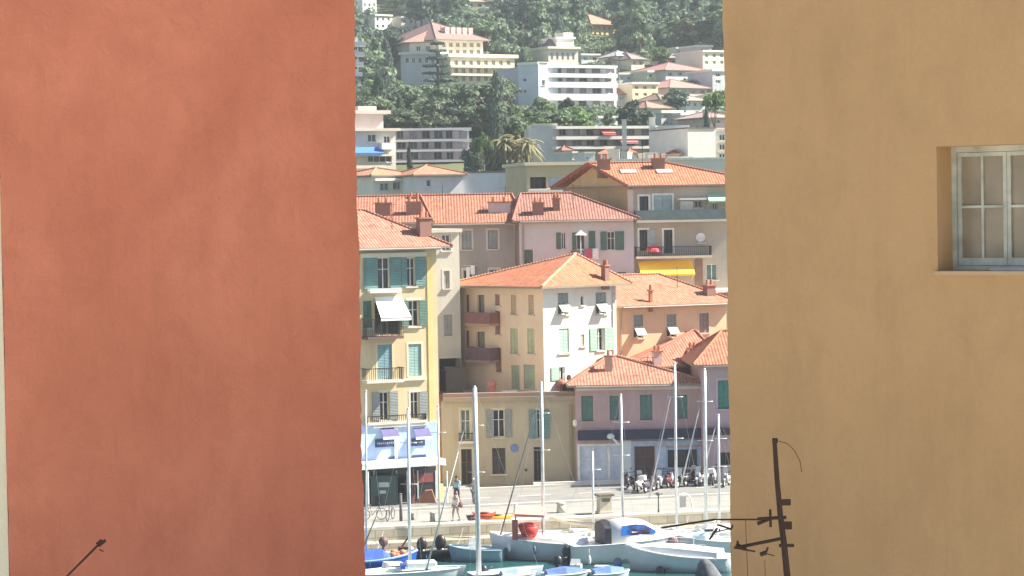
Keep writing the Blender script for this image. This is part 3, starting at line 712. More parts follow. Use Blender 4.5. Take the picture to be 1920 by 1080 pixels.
u, z = gf.uz(1314, 446, .6); q = MB(); c_ = gf.p(u, z, .6); ax = (gf.n+Vector((0, 0, .35))+gf.u*-.3).normalized(); rot = ax.to_track_quat('Z', 'Y').to_matrix()
n_ = 14; vs = [c_+rot @ Vector((.34*rr*math.cos(2*math.pi*k/n_), .34*rr*math.sin(2*math.pi*k/n_), .12*rr*rr)) for rr in (.05, .5, 1) for k in range(n_)]
q.mesh(vs, [(j*n_+k, j*n_+(k+1) % n_, (j+1)*n_+(k+1) % n_, (j+1)*n_+k) for j in range(2) for k in range(n_)]); q.tube(c_, c_-gf.n*.6, .03); q.tube(c_, c_+ax*.4, .012); GB.on(); q.build('satellite_dish', M_white, GB.root)
u, z = gf.uz(1227, 478, .8); c_ = gf.p(u, z, .6)
q = MB(); 
for k in range(10):
    a0 = 2*math.pi*k/10; a1 = 2*math.pi*(k+1)/10; e = lambda a, r, h: c_+Vector((r*math.cos(a), r*math.sin(a), h))
    q.face([c_+Vector((0, 0, .75)), e(a0, .35, .66), e(a1, .35, .66)]); q.face([e(a0, .35, .66), e(a0, .58, .42), e(a1, .58, .42), e(a1, .35, .66)]); q.face([e(a0, .58, .42), e(a0, .60, .22), e(a1, .60, .22), e(a1, .58, .42)])
q.tube(c_, c_+Vector((0, 0, .78)), .03); solo(q, 'parasol', flat((.72, .12, .14), .8), 'pinkish red parasol standing low on the balcony above the bright yellow awning', 'parasol', c_)
q = MB(); u, z = gf.uz(1335, 555, 1)
GB.box(0, (1304, 486, 1318, 548), .01, .1, 'drainpipe', flat((.22, .13, .10), .7))

# --- corner building, cream left face, white right face
YC = 170; PC = at(1019, 620, YC); aL, aR = -48, 40
fl = Frame(PC, (math.cos(R(aL)), math.sin(R(aL)))); uL = fl.uz(861, 620)[0]
fr_ = Frame(PC, (math.cos(R(aR)), math.sin(R(aR)))); uR = fr_.uz(1156, 620)[0]
C0 = fl.p(uL, 0); C1 = Vector((PC.x, PC.y, 0)); C2 = fr_.p(uR, 0); C3 = C0+C2-C1
zE = fl.uz(1000, 541)[1]
CB = Building('house', 'corner house with cream left face, white right face and orange hipped roof', [C0, C1, C2, C3], -.3, zE, plaster((.76, .60, .46), .4), 'house')
cre = plaster((.76, .60, .46), .4)
for r in ((872, 553, 880, 588), (895, 553, 908, 586), (872, 620, 880, 655), (893, 622, 909, 652)): CB.win(0, r, 'pane', (0, 0), None, None, flat((.25, .27, .24), .5), M_brown, 0, False)
for r in ((928, 552, 937, 573), (928, 583, 938, 627), (929, 652, 940, 698)): CB.win(0, r, 'closed', (0, 0), louvre((.34, .18, .15)))
for r in ((958, 553, 968, 590), (991, 553, 1001, 590)): CB.win(0, r, 'closed', (0, 0), louvre((.54, .43, .30)))
for r in ((957, 616, 971, 663), (989, 616, 1002, 663)): CB.win(0, r, 'closed', (0, 0), louvre((.50, .54, .36)), None)
for r in ((959, 685, 974, 730), (982, 684, 1003, 730)): CB.win(0, r, 'closed', (0, 0), louvre((.36, .44, .32)))
CB.win(1, (1046, 549, 1066, 590), 'prop', (0, 0), M_grey); CB.win(1, (1117, 548, 1137, 589), 'prop', (0, 0), M_grey)
CB.win(1, (1089, 556, 1094, 572), 'pane', (0, 0), None, None, M_dark, M_dark, 0); CB.win(1, (1089, 627, 1096, 649), 'closed', (0, 0), louvre((.5, .46, .36)))
CB.win(1, (1048, 616, 1067, 662), 'closed', (0, 0), M_lgreen); CB.win(1, (1119, 615, 1133, 657), 'pane', (13, 18), M_lgreen, None, M_dark)
CB.win(1, (1047, 688, 1060, 712), 'pane', (14, 0), M_lgreen)
for r in ((1048, 730, 1066, 770), (1118, 730, 1136, 770)): CB.win(1, r, 'closed', (0, 0), M_lgreen)
# walls face by face: the right-hand face gets a whiter plaster
CB.on(); q = MB(); q2 = MB()
for i in range(4): holed(q2 if i == 1 else q, CB.fr[i], 0, CB.w[i], CB.z0, CB.z1, CB.holes[i])
q.build('wall', CB.mat, CB.root); q2.build('wall', plaster((.76, .74, .68), .2), CB.root)['label'] = 'white right face'
cc = (C0+C2)/2; ap = at(1080, 476, (C1.y+C3.y)/2+.3); hl = at(1074, 476, (C1.y+C3.y)/2+.3)
CB.roof4(ap-Vector((0.01, 0, 0)), ap, over=.8, mat=tiles((.52, .18, .09)), rm=tiles((.66, .34, .22)))
CB.balcony(0, (871, 586, 918, 611), .9, plaster((.42, .24, .2), .3), None, flat((.24, .10, .09), .7, 0, 'brown_panel'))
CB.balcony(0, (871, 652, 918, 680), .9, plaster((.36, .22, .2), .3), None, flat((.15, .09, .10), .7, 0, 'dark_panel'))
CB.on(); F = CB.fr[1]; u0, u1, z0, z1 = F.rect(1060, 700, 1074, 716, d=.3); q = MB(); q.box(F, u0, u1, z0, z1, .02, .32); ac = q.build('air_conditioner', M_white, CB.root)
q = MB(); q.tube(F.p((u0+u1)/2-.05, (z0+z1)/2, .321), F.p((u0+u1)/2-.05, (z0+z1)/2, .33), (z1-z0)*.36, n=14); q.build('fan_grille', M_iron, ac)
CB.box(1, (1150, 540, 1155, 720), .0, .08, 'drainpipe', flat((.5, .5, .48), .5))
CB.chimney(1135, 524, .4, .9, .4)

# --- orange-cream house
OB = tall('house', 'peach orange house with propped shutters, right of the corner house', 1159, 1362, 574, 620, 176, 27, 8.5, (.72, .50, .32), cat='house', stain=.3)
sr = plaster((.66, .50, .38), .2)
OB.win(0, (1188, 590, 1206, 634), 'prop', (0, 0), M_grey, sr); OB.win(0, (1250, 589, 1268, 632), 'prop', (0, 0), M_grey, sr); OB.win(0, (1311, 587, 1329, 624), 'closed', (0, 0), louvre((.25, .2, .2)), sr)
for r in ((1192, 668, 1208, 700), (1250, 664, 1266, 700)): OB.win(0, r, 'pane')
OB.walls(); hip(OB, 2.15, .3, 3.0, over=.62, mat=tiles((.50, .20, .12)))
OB.chimney(1220, 566, .22, .75, .22, M_pot, 1); OB.chimney(1330, 552, .7, .6); 
# --- olive house on the quay
OL = tall('house', 'two storey olive ochre house with flat terrace roof and shuttered windows on the quay', 828, 1081, 752, 850, 168.5, 1, 9, (.43, .38, .285), cat='house', stain=.8)
lt = plaster((.52, .48, .36), .3)
OL.win(0, (864, 768, 882, 826), 'pane', (0, 0), None, lt, flat((.14, .17, .16), .4), None); OL.win(0, (924, 768, 946, 820), 'pane', (13, 13), M_grey, lt); OL.win(0, (1006, 768, 1018, 822), 'pane', (14, 12), M_teal, lt)
OL.win(0, (865, 842, 885, 910), 'door', (0, 0), None, lt, M_dark, M_brown); OL.win(0, (923, 840, 948, 889), 'pane', (0, 0), None, None, None, M_brown); OL.win(0, (1001, 838, 1016, 905), 'door', (0, 0), None, None, M_dark, M_brown)
OL.walls()
OL.box(0, (830, 744, 1082, 752), .001, .30, 'cornice', plaster((.36, .29, .22), .5)); OL.box(0, (830, 736, 1082, 744), -.4, .12, 'parapet', plaster((.30, .22, .19), .6))
OL.flatroof(.0, .05, plaster((.35, .26, .22), .5))
OL.balcony(0, (860, 812, 888, 832), .35); 
OL.box(0, (1000, 903, 1028, 909), .01, .5, 'step', M_trim)
OL.on(); F = OL.fr[0]; u, z = F.uz(965, 840); q = MB(); q.tube(F.p(u, z, .01), F.p(u, z, .05), .28, n=20); q.build('sign', flat((.12, .20, .42), .5), OL.root)
u, z = F.uz(986, 881); q = MB(); q.tube(F.p(u, z, .01), F.p(u, z, .05), .10, n=12); q.build('meter_box', M_iron, OL.root)
OL.box(0, (1068, 760, 1073, 905), .005, .1, 'drainpipe', flat((.30, .26, .18), .6)); OL.box(0, (900, 870, 1068, 906), .001, .02, 'plinth', plaster((.30, .28, .26), .8)) if False else None
# lantern on bracket
u, z = F.uz(1078, 793, .5); OL.on(); q = MB(); q.ball(F.p(u, z, .6), .17, .17, .26); q.tube(F.p(u, z+.3, .6), F.p(u, z+.35, .0), .02); q.build('wall_lamp', flat((.8, .76, .66), .4), OL.root)
# clutter on the terrace of the olive house
for i, (px, w, h, c, nm, lb, ct) in enumerate(((882, .9, .5, (.20, .13, .12), 'crate', 'dark low crate on the olive house terrace, left end', 'crate'), (922, .6, .75, (.5, .2, .16), 'planter', 'reddish planter on the olive house terrace', 'planter'),
        (955, 1.0, .45, (.75, .72, .66), 'box', 'white box on the olive house terrace under the green shutters', 'box'), (1052, .5, .7, (.3, .12, .1), 'planter', 'dark red pot on the right end of the olive house terrace', 'planter'))):
    u, z = F.uz(px, 736, -2); q = MB(); zz = OL.z1+.06
    if nm == 'planter': q.tube(F.p(u, zz, -2), F.p(u, zz+h, -2), w*.35, w*.5, 12); q.ball(F.p(u, zz+h+.2, -2), .35, .35, .3)
    else: q.box(F, u-w/2, u+w/2, zz, zz+h, -2.4, -1.7); q.box(F, u-w/2-.03, u+w/2+.03, zz+h+.001, zz+h+.06, -2.43, -1.67)
    solo(q, nm, flat(c, .8), lb, ct, F.p(u, zz, -2))
q = MB()
u, z = F.uz(850, 720, -3); q.wbox
q.box(F, u-.5, u+.9, OL.z1+.06, OL.z1+2.0, -4.4, -3.2); q.box(F, u-.6, u+1.0, OL.z1+2.001, OL.z1+2.1, -4.5, -3.1); q.tube(F.p(u+.4, OL.z1+2.1, -3.8), F.p(u+.4, OL.z1+2.7, -3.8), .12)
solo(q, 'shed', flat((.09, .08, .075), .9), 'dark shed on the left end of the olive house terrace', 'shed', F.p(u, OL.z1+.06, -3.8))

# --- pink house on the quay
PK = tall('house', 'mauve pink house with green shutters above white shopfronts on the quay', 1079, 1318, 724, 800, 168, 1, 9, (.46, .315, .325), cat='house', stain=.5)
ps = plaster((.46, .33, .33), .2)
for r in ((1090, 742, 1112, 790), (1143, 742, 1160, 788), (1200, 740, 1223, 788), (1271, 740, 1289, 785)): PK.win(0, r, 'closed', (0, 0), louvre((.10, .20, .17)), ps)
PK.win(0, (1190, 832, 1228, 900), 'door', (0, 0), None, plaster((.5, .42, .42), .2), flat((.10, .05, .06), .4), M_brown); PK.win(0, (1252, 843, 1307, 876), 'pane', (0, 0), None, flat((.36, .46, .62), .6), flat((.04, .04, .05), .3), M_dark, 2)
PK.win(0, (1087, 836, 1166, 905), 'door', (0, 0), None, M_white, flat((.62, .68, .78), .5), M_white, 2, False)
PK.walls(); F = PK.fr[0]
w_ = PK.w[0]; PK.roof4(PK.fr[0].p(w_*.28, PK.z1+1.75, -4.0), PK.fr[0].p(w_*.36, PK.z1+1.75, -4.6), over=.55, mat=tiles((.46, .20, .13)))
PK.box(0, (1080, 724, 1316, 731), .0, .35, 'cornice', plaster((.62, .50, .46), .3))
PK.box(0, (1084, 806, 1318, 824), .005, .5, 'fascia', flat((.02, .025, .06), .6)); PK.box(0, (1180, 826, 1318, 836), .002, .08, 'lintel', flat((.40, .47, .60), .7))
PK.box(0, (1231, 878, 1316, 906), .0015, .04, 'plinth', flat((.30, .38, .52), .7)); PK.box(0, (1168, 826, 1184, 906), .002, .09, 'pilaster', flat((.66, .70, .72), .6))
for r in ((1184.5, 837, 1188, 906), (1230.5, 837, 1249, 877), (1310, 837, 1317, 877)): PK.box(0, r, .0015, .04, 'panel', flat((.48, .56, .70), .7))
PK.chimney(1141, 694, .5, .9, .5, plaster((.5, .36, .3), .3), 1)
for px in (1113, 1142):
    u, z = F.uz(px, 870); PK.on(); MB().box(F, u-.06, u+.06, 0, F.uz(px, 838)[1], -.1, .04).build('post', M_white, PK.root)
q = MB(); u, z = F.uz(1145, 818, .5); c_ = F.p(u, z, .6); q.ball(c_, .26, .26, .2); q.tube(c_, c_+Vector((.5, 0, -.5)), .08); PK.on(); q.build('floodlight', flat((.6, .66, .68), .5), PK.root)
# --- purple house at the right edge
PR = tall('house', 'lilac house with a teal shutter at the right edge of the gap', 1316, 1460, 686, 780, 167, 2, 9, (.44, .33, .37), cat='house')
PR.win(0, (1346, 713, 1368, 767), 'closed', (0, 0), louvre((.06, .22, .19)), plaster((.5, .4, .44), .2)); PR.win(0, (1396, 713, 1418, 767), 'closed', (0, 0), louvre((.06, .22, .19)))
PR.win(0, (1348, 848, 1374, 872), 'pane', (0, 0), None, None, M_dark, M_brown)
PR.walls(); PR.roof4(PR.fr[0].p(1.9, PR.z1+2.1, -4.5), PR.fr[0].p(2.4, PR.z1+2.1, -4.5), over=.6, mat=tiles((.50, .18, .10)))
PR.box(0, (1322, 802, 1440, 815), .005, .5, 'fascia', flat((.05, .03, .05), .6)); PR.box(0, (1320, 816, 1440, 905), .001, .06, 'plinth', plaster((.32, .22, .18), .4)) if False else None
# recessed brown link between the pink and lilac houses with the long orange roof
BR = tall('house', 'brown recessed house with a long orange roof between the pink and lilac houses', 1180, 1345, 690, 760, 173, 14, 8, (.28, .18, .15), cat='house')
BR.win(0, (1280, 704, 1306, 730), 'pane', (0, 0), None, None, M_dark, M_dark, 0); BR.walls()
BR.roof4(BR.fr[0].p(BR.w[0]*.93, BR.z1+2.3, -4), BR.fr[0].p(BR.w[0]*.97, BR.z1+2.3, -4), over=.5, mat=tiles((.50, .19, .12)))
for px, py in ((1232, 682), (1298, 676), (1312, 682)): BR.chimney(px, py, .55, .8, .5, plaster((.6, .5, .5), .3))
# cluttered terrace at right above the orange house
TB = tall('house', 'grey brown house half hidden behind the peach house roof with laundry and plants', 1300, 1440, 548, 570, 181, 20, 6, (.28, .24, .2), cat='house')
TB.walls(); TB.flatroof(.1, .2)

# ================================================================== SECOND TIER (behind the port houses)
def tier(name, label, x0, x1, yt, yb, Y, a, depth, c, cat='building', **k):
    P = rect_plan(x0, x1, (yt+yb)/2, Y, a, depth, **k)
    cy = sum(p.y for p in P)/4; cx = sum(p.x for p in P)/4
    zb = min(tz(p.x, p.y) for p in P)-1.0
    zb = min(zb, zat(P, (x0+x1)/2, yb)-.5)
    return Building(name, label, P, zb, zat(P, (x0+x1)/2, yt), plaster(c, .3), cat)
C1_ = tier('house', 'grey white house with a small dark window behind the tiled roofs at the left', 640, 720, 316, 372, 246, 20, 8, (.62, .6, .6)); C1_.win(0, (683, 324, 697, 338)); C1_.walls(); C1_.flatroof()
C2_ = tier('house', 'white villa with glazed veranda and low orange roof behind the row of chimneys', 700, 776, 331, 372, 240, 27, 8, (.72, .70, .62))
C2_.win(0, (713, 343, 730, 358), panem=flat((.18, .25, .32), .3)); C2_.win(0, (737, 341, 764, 356), panem=flat((.22, .28, .36), .3), mull=2); C2_.walls(); hip(C2_, .9, 3, 2, over=.4, mat=tiles((.52, .25, .14))); C2_.box(0, (704, 334, 768, 339), .01, .8, 'canopy', M_white)
C3_ = tier('house', 'white house with one small window and a low orange hipped roof', 780, 867, 330, 374, 236, 18, 8, (.68, .66, .68))
C3_.win(0, (800, 337, 808, 350), mull=0); C3_.walls(); hip(C3_, 1.1, 3, 3, over=.4, mat=tiles((.52, .22, .13)))
C4_ = tier('warehouse', 'long plain bluish white block with a dark parapet behind the terracotta roof', 866, 985, 324, 376, 238, 4, 10, (.66, .70, .76), 'building'); C4_.walls(); C4_.flatroof(.05, .18, flat((.2, .18, .2), .8))
C5_ = tier('house', 'ochre and grey house with an open loggia and blue sheet left of the gable', 987, 1100, 310, 375, 225, 12, 9, (.50, .42, .28))
C5_.win(0, (994, 332, 1024, 354), panem=M_dark, mull=2, frame=M_brown, rev=.6); C5_.win(0, (1028, 330, 1066, 352), panem=flat((.36, .42, .52), .6), mull=0, frame=M_trim); C5_.win(0, (1090, 330, 1098, 350)); C5_.walls(); C5_.flatroof(.3, .3, plaster((.6, .54, .42), .3)); C5_.box(0, (990, 355, 1070, 360), 0, .5, 'ledge', M_trim)
C6_ = tier('building', 'flat pale grey terrace building with greenish roof behind the orange ridge', 1140, 1420, 300, 330, 232, 6, 12, (.58, .60, .58)); C6_.walls(); C6_.flatroof(.2, .2, flat((.56, .62, .60), .6))
def plank(b, label, x0, x1, y, cnt): pass
D1 = tier('apartment_building', 'beige stepped apartment block with blue awning at the upper left by the red wall', 620, 742, 246, 312, 318, 24, 12, (.64, .58, .52), 'apartment building')
D1.win(0, (690, 252, 705, 266)); D1.win(0, (720, 255, 732, 268)); D1.win(0, (690, 292, 735, 304), mull=3); D1.walls(); D1.flatroof(.6, .35, plaster((.66, .56, .5), .3))
D1.on(); F = D1.fr[0]; u0, u1, z0, z1 = F.rect(620, 214, 716, 244, d=-2); q = MB(); q.box(F, u0, u1, D1.z1+.35, z1, -9, -1.5); q.box(F, u0, u1+.8, z1+.001, z1+.45, -9.6, -.9); D1.p_ = q.build('penthouse', plaster((.66, .57, .53), .3), D1.root)
u0, u1, a_, z2 = F.rect(672, 199, 706, 214, d=-4); q = MB(); q.box(F, u0, u1, z1+.45, z2, -7, -4); q.build('lift_housing', plaster((.62, .58, .48), .3), D1.root)
sheet(D1, 0, (640, 276, 718, 287), .02, 1.3, 'awning', flat((.07, .20, .62), .7, 0, 'blue_canvas', .08), .2)
D1.box(0, (716, 268, 742, 280), .01, 1.2, 'balcony', M_white); D1.box(0, (640, 289, 740, 293), .01, 1.0, 'ledge', M_trim)
def slab_block(label, x0, x1, slabs, Y, a, depth, wallc, slabc, bays, yb, panels=(), bal=1.5):
    b = tier('apartment_building', label, x0, x1, slabs[0][0], yb, Y, a, depth, wallc, 'apartment building')
    for (ya, yb_), (yc, _) in zip(slabs[:-1], slabs[1:]):
        for k in range(bays):
            w = (x1-x0)/bays; xa = x0+w*k+w*.12+random.uniform(-1, 1); xb = xa+w*random.uniform(.5, .76)
            b.win(0, (xa, yb_+1, xb, yc-1), sill=False, mull=1, panem=random.choice((M_glass, M_dark, flat((.16, .17, .22), .3), flat((.30, .28, .32), .6))), frame=M_grey)
    b.walls()
    for ya, yb_ in slabs: b.box(0, (x0-2, ya, x1+2, yb_), .01, bal, 'balcony', slabc)
    return b
D2 = slab_block('low apartment block with four long lilac grey balcony bands behind the cypress', 742, 880, [(240, 244), (261, 265), (280, 284), (300, 304)], 335, 3, 12, (.36, .33, .40), plaster((.82, .80, .86), .1), 6, 318)
D2.box(0, (868, 239, 884, 245), 1.51, 1.9, 'planter', M_white); D2.box(0, (868, 260, 884, 266), 1.51, 1.9, 'planter', M_white)
D3 = slab_block('wide white apartment block with red awnings on long balconies right of the palms', 1045, 1275, [(236, 241), (255, 261), (274, 279)], 322, 20, 12, (.40, .38, .36), plaster((.74, .72, .66), .2), 9, 312)
P = rect_plan(1000, 1045, 270, 322, 3, 12); D3b = Building('building', 'blank pale grey wing at the left end of the block with red awnings', P, 18, zat(P, 1020, 236), plaster((.58, .60, .62), .3), 'building'); D3b.walls(); D3b.flatroof()
sheet(D3, 0, (1126, 241, 1150, 250), .02, 1.9, 'awning', flat((.75, .16, .14), .7, 0, 'red_canvas', .08), .25); sheet(D3, 0, (1160, 259, 1192, 266), .02, 1.9, 'awning', flat((.72, .30, .32), .7, 0, 'pink_canvas', .08), .25)
for k, (x0, x1, y0) in enumerate(((1168, 1175, 225), (1219, 1229, 221))):
    P = rect_plan(x0, x1, 250, 318-k, 3, 1.2); t2 = Building('chimney_stack', ('slim' if k == 0 else 'taller')+' white ventilation stack in front of the block with red awnings', P, 17, zat(P, x0, y0), plaster((.72, .7, .64), .3), 'stack'); t2.walls(); t2.flatroof(.1, .1)
D4 = tier('building', 'plain grey white tower block wall at the upper right beside the ochre wall', 1290, 1342, 241, 320, 300, 24, 10, (.66, .66, .62)); D4.walls(); D4.flatroof(.1, .15, M_brown)
D5 = tier('building', 'grey building with stacked small balconies between the plain tower and the ochre wall', 1342, 1420, 246, 320, 304, 10, 10, (.58, .57, .54))
for k in range(3): D5.win(0, (1349, 252+k*18, 1360, 263+k*18)); D5.box(0, (1346, 264+k*18, 1364, 268+k*18), .01, .9, 'balcony', M_trim)
D5.walls(); D5.flatroof()
D6 = tier('building', 'grey building with pale roof slab between the white stacks and the plain tower', 1240, 1290, 243, 300, 312, 2, 9, (.50, .50, .46)); D6.win(0, (1248, 252, 1270, 264), mull=2); D6.win(0, (1252, 272, 1276, 284), mull=1); D6.walls(); D6.flatroof(.4, .5, plaster((.72, .7, .62), .2))
# roof-top clutter
for k in range(11):
    px = 1055+k*22+random.uniform(-6, 6); Y = 300-k % 3*6; P = rect_plan(px, px+random.uniform(10, 22), 300, Y, random.uniform(-10, 25), 5)
    b = Building('house', '', P, 14, zat(P, px, random.uniform(283, 300)), plaster(random.choice(((.72, .72, .7), (.6, .62, .62), (.66, .58, .48), (.5, .52, .5))), .3), 'house')
    b.win(0, (px+3, 294, px+7, 299)); b.walls(); b.flatroof(.15, .2) if k % 3 else hip(b, .7, over=.3, mat=tiles(TERRA))
    od = ['first', 'second', 'third', 'fourth', 'fifth', 'sixth', 'seventh', 'eighth', 'ninth', 'tenth', 'eleventh'][k]
    b.root['label'] = ['low flat roofed outbuilding between the orange gable roof and the red awnings', 'low tile roofed outbuilding between the orange gable roof and the red awnings'][0 if k % 3 else 1].replace(' between the orange gable roof and the red awnings', ', '+od+' from left, between orange gable roof and red awnings')

# ================================================================== HILL HOUSES
E1 = tier('hotel', 'large cream hotel with red hipped roof on the hill', 822, 906, 76, 160, 520, 34, 22, (.72, .68, .58), 'hotel')
for j, yy in enumerate((80, 93)):
    for k in range(6): E1.win(0, (829+k*13, yy, 836+k*13, yy+8), sill=False, panem=flat((.22, .20, .17), .5), frame=M_trim)
for k in range(5): E1.win(3, (776+k*10, 84, 781+k*10, 96), sill=False) if False else None
E1.walls(); hip(E1, 4.6, 8, 8, over=1.2, mat=tiles((.40, .215, .185)))
E1.on(); F = E1.fr[0]
for k in range(5):
    u, z = F.uz(832+k*11, 62, -4); MB().box(F, u-.5, u+.5, E1.z1+1.2, E1.z1+2.9, -4.5, -2.6).build('dormer', plaster((.66, .5, .46), .2), E1.root)
for y0, y1, x1 in ((104, 110, 958), (122, 127, 948)): E1.box(0, (826, y0, x1, y1), .01, 2.2, 'terrace', plaster((.76, .70, .52), .2))
E1w = tier('hotel', 'long cream lower wing of the hotel with terraces stepping down to the right', 845, 965, 108, 165, 512, 32, 10, (.68, .62, .48), 'hotel')
for j, yy in enumerate((113, 128, 143)):
    for k in range(8 if j == 0 else 5): E1w.win(0, (852+k*14, yy+k*1.6*(j == 9), 859+k*14, yy+9), sill=False, panem=flat((.2, .19, .18), .5), frame=M_trim)
E1w.walls(); E1w.flatroof(.6, .7, plaster((.78, .74, .6), .2))
for yy, x1 in ((123, 962), (138, 930)): E1w.box(0, (846, yy, x1, yy+4), .01, 1.6, 'terrace', plaster((.76, .70, .54), .2))
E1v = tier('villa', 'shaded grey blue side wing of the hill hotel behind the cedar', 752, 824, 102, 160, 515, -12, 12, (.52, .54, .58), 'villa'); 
for k in range(5): E1v.win(0, (760+k*12, 108, 766+k*12, 118), sill=False)
E1v.walls(); E1v.flatroof(.5, .5)
E1x = tier('villa', 'upper grey block under the left half of the red hotel roof', 768, 822, 80, 120, 523, -10, 16, (.56, .53, .50), 'villa'); E1x.win(0, (780, 86, 788, 96)); E1x.win(0, (798, 86, 806, 96)); E1x.walls(); hip(E1x, 4, 5, 1, over=1, mat=tiles((.52, .26, .20)))
E2 = slab_block('large white apartment building with long balconies in the middle of the hillside', 1010, 1156, [(122, 127), (138, 145), (154, 164), (176, 188), (204, 215)], 462, 28, 16, (.56, .56, .62), plaster((.80, .79, .78), .1), 6, 232, bal=2.0)
P = rect_plan(972, 1010, 170, 460, -30, 18); E2b = Building('building', 'shaded bluish end wall of the large white apartment building', P, 25, zat(P, 990, 122), plaster((.60, .66, .74), .2), 'building')  # end wall of the white block; bluish shade is in its plaster
for yy in (147, 168): E2b.win(0, (980, yy, 987, yy+6), sill=False); 
E2b.walls(); E2b.flatroof(.2, .5, M_white)
E2c = tier('building', 'narrow white stair tower at the left end of the large white apartment building', 1010, 1028, 118, 232, 458, 28, 6, (.80, .79, .76)); E2c.win(0, (1016, 150, 1022, 160)); E2c.walls(); E2c.flatroof(.1, .2)
E3 = tier('villa', 'tiered white villa with square tower on the hill above the white apartments', 1028, 1084, 92, 120, 530, 28, 12, (.66, .62, .54), 'villa')
for k in range(5): E3.win(0, (1033+k*10, 98, 1037+k*10, 112), sill=False)
E3.walls(); E3.flatroof(.5, .5)
E3.on(); F = E3.fr[0]; u0, u1, z0, z1 = F.rect(1044, 73, 1076, 92, d=-3); q = MB(); q.box(F, u0, u1, E3.z1+.5, z1, -9, -3); q.box(F, u0-.3, u1+.3, z1+.001, z1+.4, -9.3, -2.7); u2, u3, z2, z3 = F.rect(1057, 61, 1075, 73, d=-4); q.box(F, u2, u3, z1+.4, z3, -8, -4); q.build('tower', plaster((.78, .74, .66), .2), E3.root)
q = MB(); u4, u5, z4, z5 = F.rect(1022, 66, 1044, 90, d=-4); q.mesh([F.p(u4, z4, -3), F.p(u5, z4, -3), F.p(u5, z4, -9), F.p(u4, z4, -9), F.p(u5-.3, z5, -6), F.p(u4+1.2, (z5+z4)/2, -6)], [(0, 1, 4, 5), (1, 2, 4), (2, 3, 5, 4), (3, 0, 5)]); q.build('roof', tiles((.2, .13, .14)), E3.root)
E4 = tier('villa', 'yellow villa with orange roof alone in the woods at the top', 1110, 1153, 47, 72, 640, 32, 12, (.72, .54, .26), 'villa')
for j in (50, 60):
    for k in range(4): E4.win(0, (1114+k*9, j, 1118+k*9, j+6), sill=False)
E4.walls(); hip(E4, 3, 3, 3, over=.9, mat=tiles((.62, .26, .18)))
KEEP_AUTO = []
def ground_y(px, py, Y0):
    r = ray(px, py); Y = 330
    while Y < 760:
        P = CAMP+r*(Y/r.y)
        if P.z <= tz(P.x, P.y): return Y
        Y += 1.5
    return Y0
def small(label, x0, x1, yt, yb, Y, a, c, roof=None, rise=1.6, dep=9, wins=3):
    Y = ground_y((x0+x1)/2, yb, Y)-1; KEEP_AUTO.append((x0-2, yt-14 if roof else yt-3, x1+3, yb-3, Y))
    b = tier('villa', label, x0, x1, yt, yb, Y, a+18, dep, c, 'villa')
    h = yb-yt; w = x1-x0; rows = max(1, int(h/13))
    for j in range(rows):
        for k in range(wins):
            xa = x0+w*(k+.28)/wins; b.win(0, (xa, yt+3+j*13, xa+w/wins*.42, yt+9+j*13), sill=False, mull=0 if w/wins < 12 else 1, panem=random.choice((M_glass, flat((.25, .24, .24), .5))))
    b.walls()
    if roof: hip(b, rise, over=.6, mat=tiles(roof))
    else: b.flatroof(.3, .4, plaster((.74, .72, .66), .2))
    return b
small('tall white building at the top left corner of the gap', 680, 706, -10, 34, 600, 20, (.76, .76, .76), None)
small('white villa stepping down right of the top left white building', 703, 734, 30, 56, 585, 25, (.72, .71, .68), None)
small('small pale villa among trees left of the hotel roof', 752, 778, 34, 52, 580, 10, (.66, .62, .52), None, wins=2)
small('narrow white villa just above the left end of the hotel roof', 786, 803, 27, 50, 585, 5, (.76, .75, .72), None, wins=1)
b = tier('apartment_building', 'white building with curved balconies cut off by the red wall at the upper left', 620, 672, 70, 150, 430, 5, 10, (.5, .5, .54), 'apartment building')
for k in range(5): b.win(0, (662, 86+k*18, 670, 94+k*18), sill=False)
b.walls()
for k in range(4): b.box(0, (640, 78+k*19, 686-k*2, 86+k*19), .01, 2, 'balcony', plaster((.78, .77, .76), .1))
small('small cream house with grey roof left of the lime green tree', 1158, 1192, 106, 128, 560, 5, (.60, .60, .62), (.55, .50, .46), 1.5)
small('cream cottage with a brown roof touching the lime green tree', 1184, 1208, 112, 130, 550, 18, (.76, .70, .52), (.34, .26, .24), 1.8, 8, 2)
small('wide house with dull red roof at the right of the hillside', 1248, 1322, 133, 152, 520, 16, (.56, .54, .56), (.50, .23, .20), 2.0, 11, 4)
small('house with pink red hipped roof under the wide red roofed house', 1256, 1326, 166, 186, 470, 20, (.50, .42, .40), (.50, .25, .21), 2.0, 10, 4)
small('cream house with bright orange lower roof right of the white apartments', 1186, 1234, 158, 200, 475, 10, (.74, .64, .42), None, 1.5, 8, 3)
small('low house with vivid orange roof hugging the right end of the white apartments', 1157, 1212, 178, 200, 458, 12, (.56, .56, .58), (.66, .22, .13), 2.2, 9, 3)
small('cream villa with roof turret at the far right of the hillside', 1318, 1375, 98, 135, 545, 12, (.74, .70, .56), None, 1.5, 10, 4)
small('small pinkish turret house behind the far right cream villa', 1308, 1334, 88, 112, 560, 10, (.66, .56, .52), None, 1.5, 7, 1)
small('plain grey villa below the far right cream villa', 1336, 1400, 134, 170, 500, 10, (.54, .56, .58), None, 1.5, 9, 3)
small('little house with orange roof above the long grey roofs at the right', 1216, 1252, 204, 232, 380, 12, (.60, .56, .48), (.58, .26, .2), 1.4, 7, 2)
small('white terrace house at the right below the round pine', 1276, 1312, 216, 240, 360, 8, (.72, .70, .66), None, 1.2, 7, 2)
small('grey house stepping down at the right behind the dark cypress', 1240, 1278, 212, 240, 366, 12, (.50, .50, .48), None, 1.2, 7, 2)
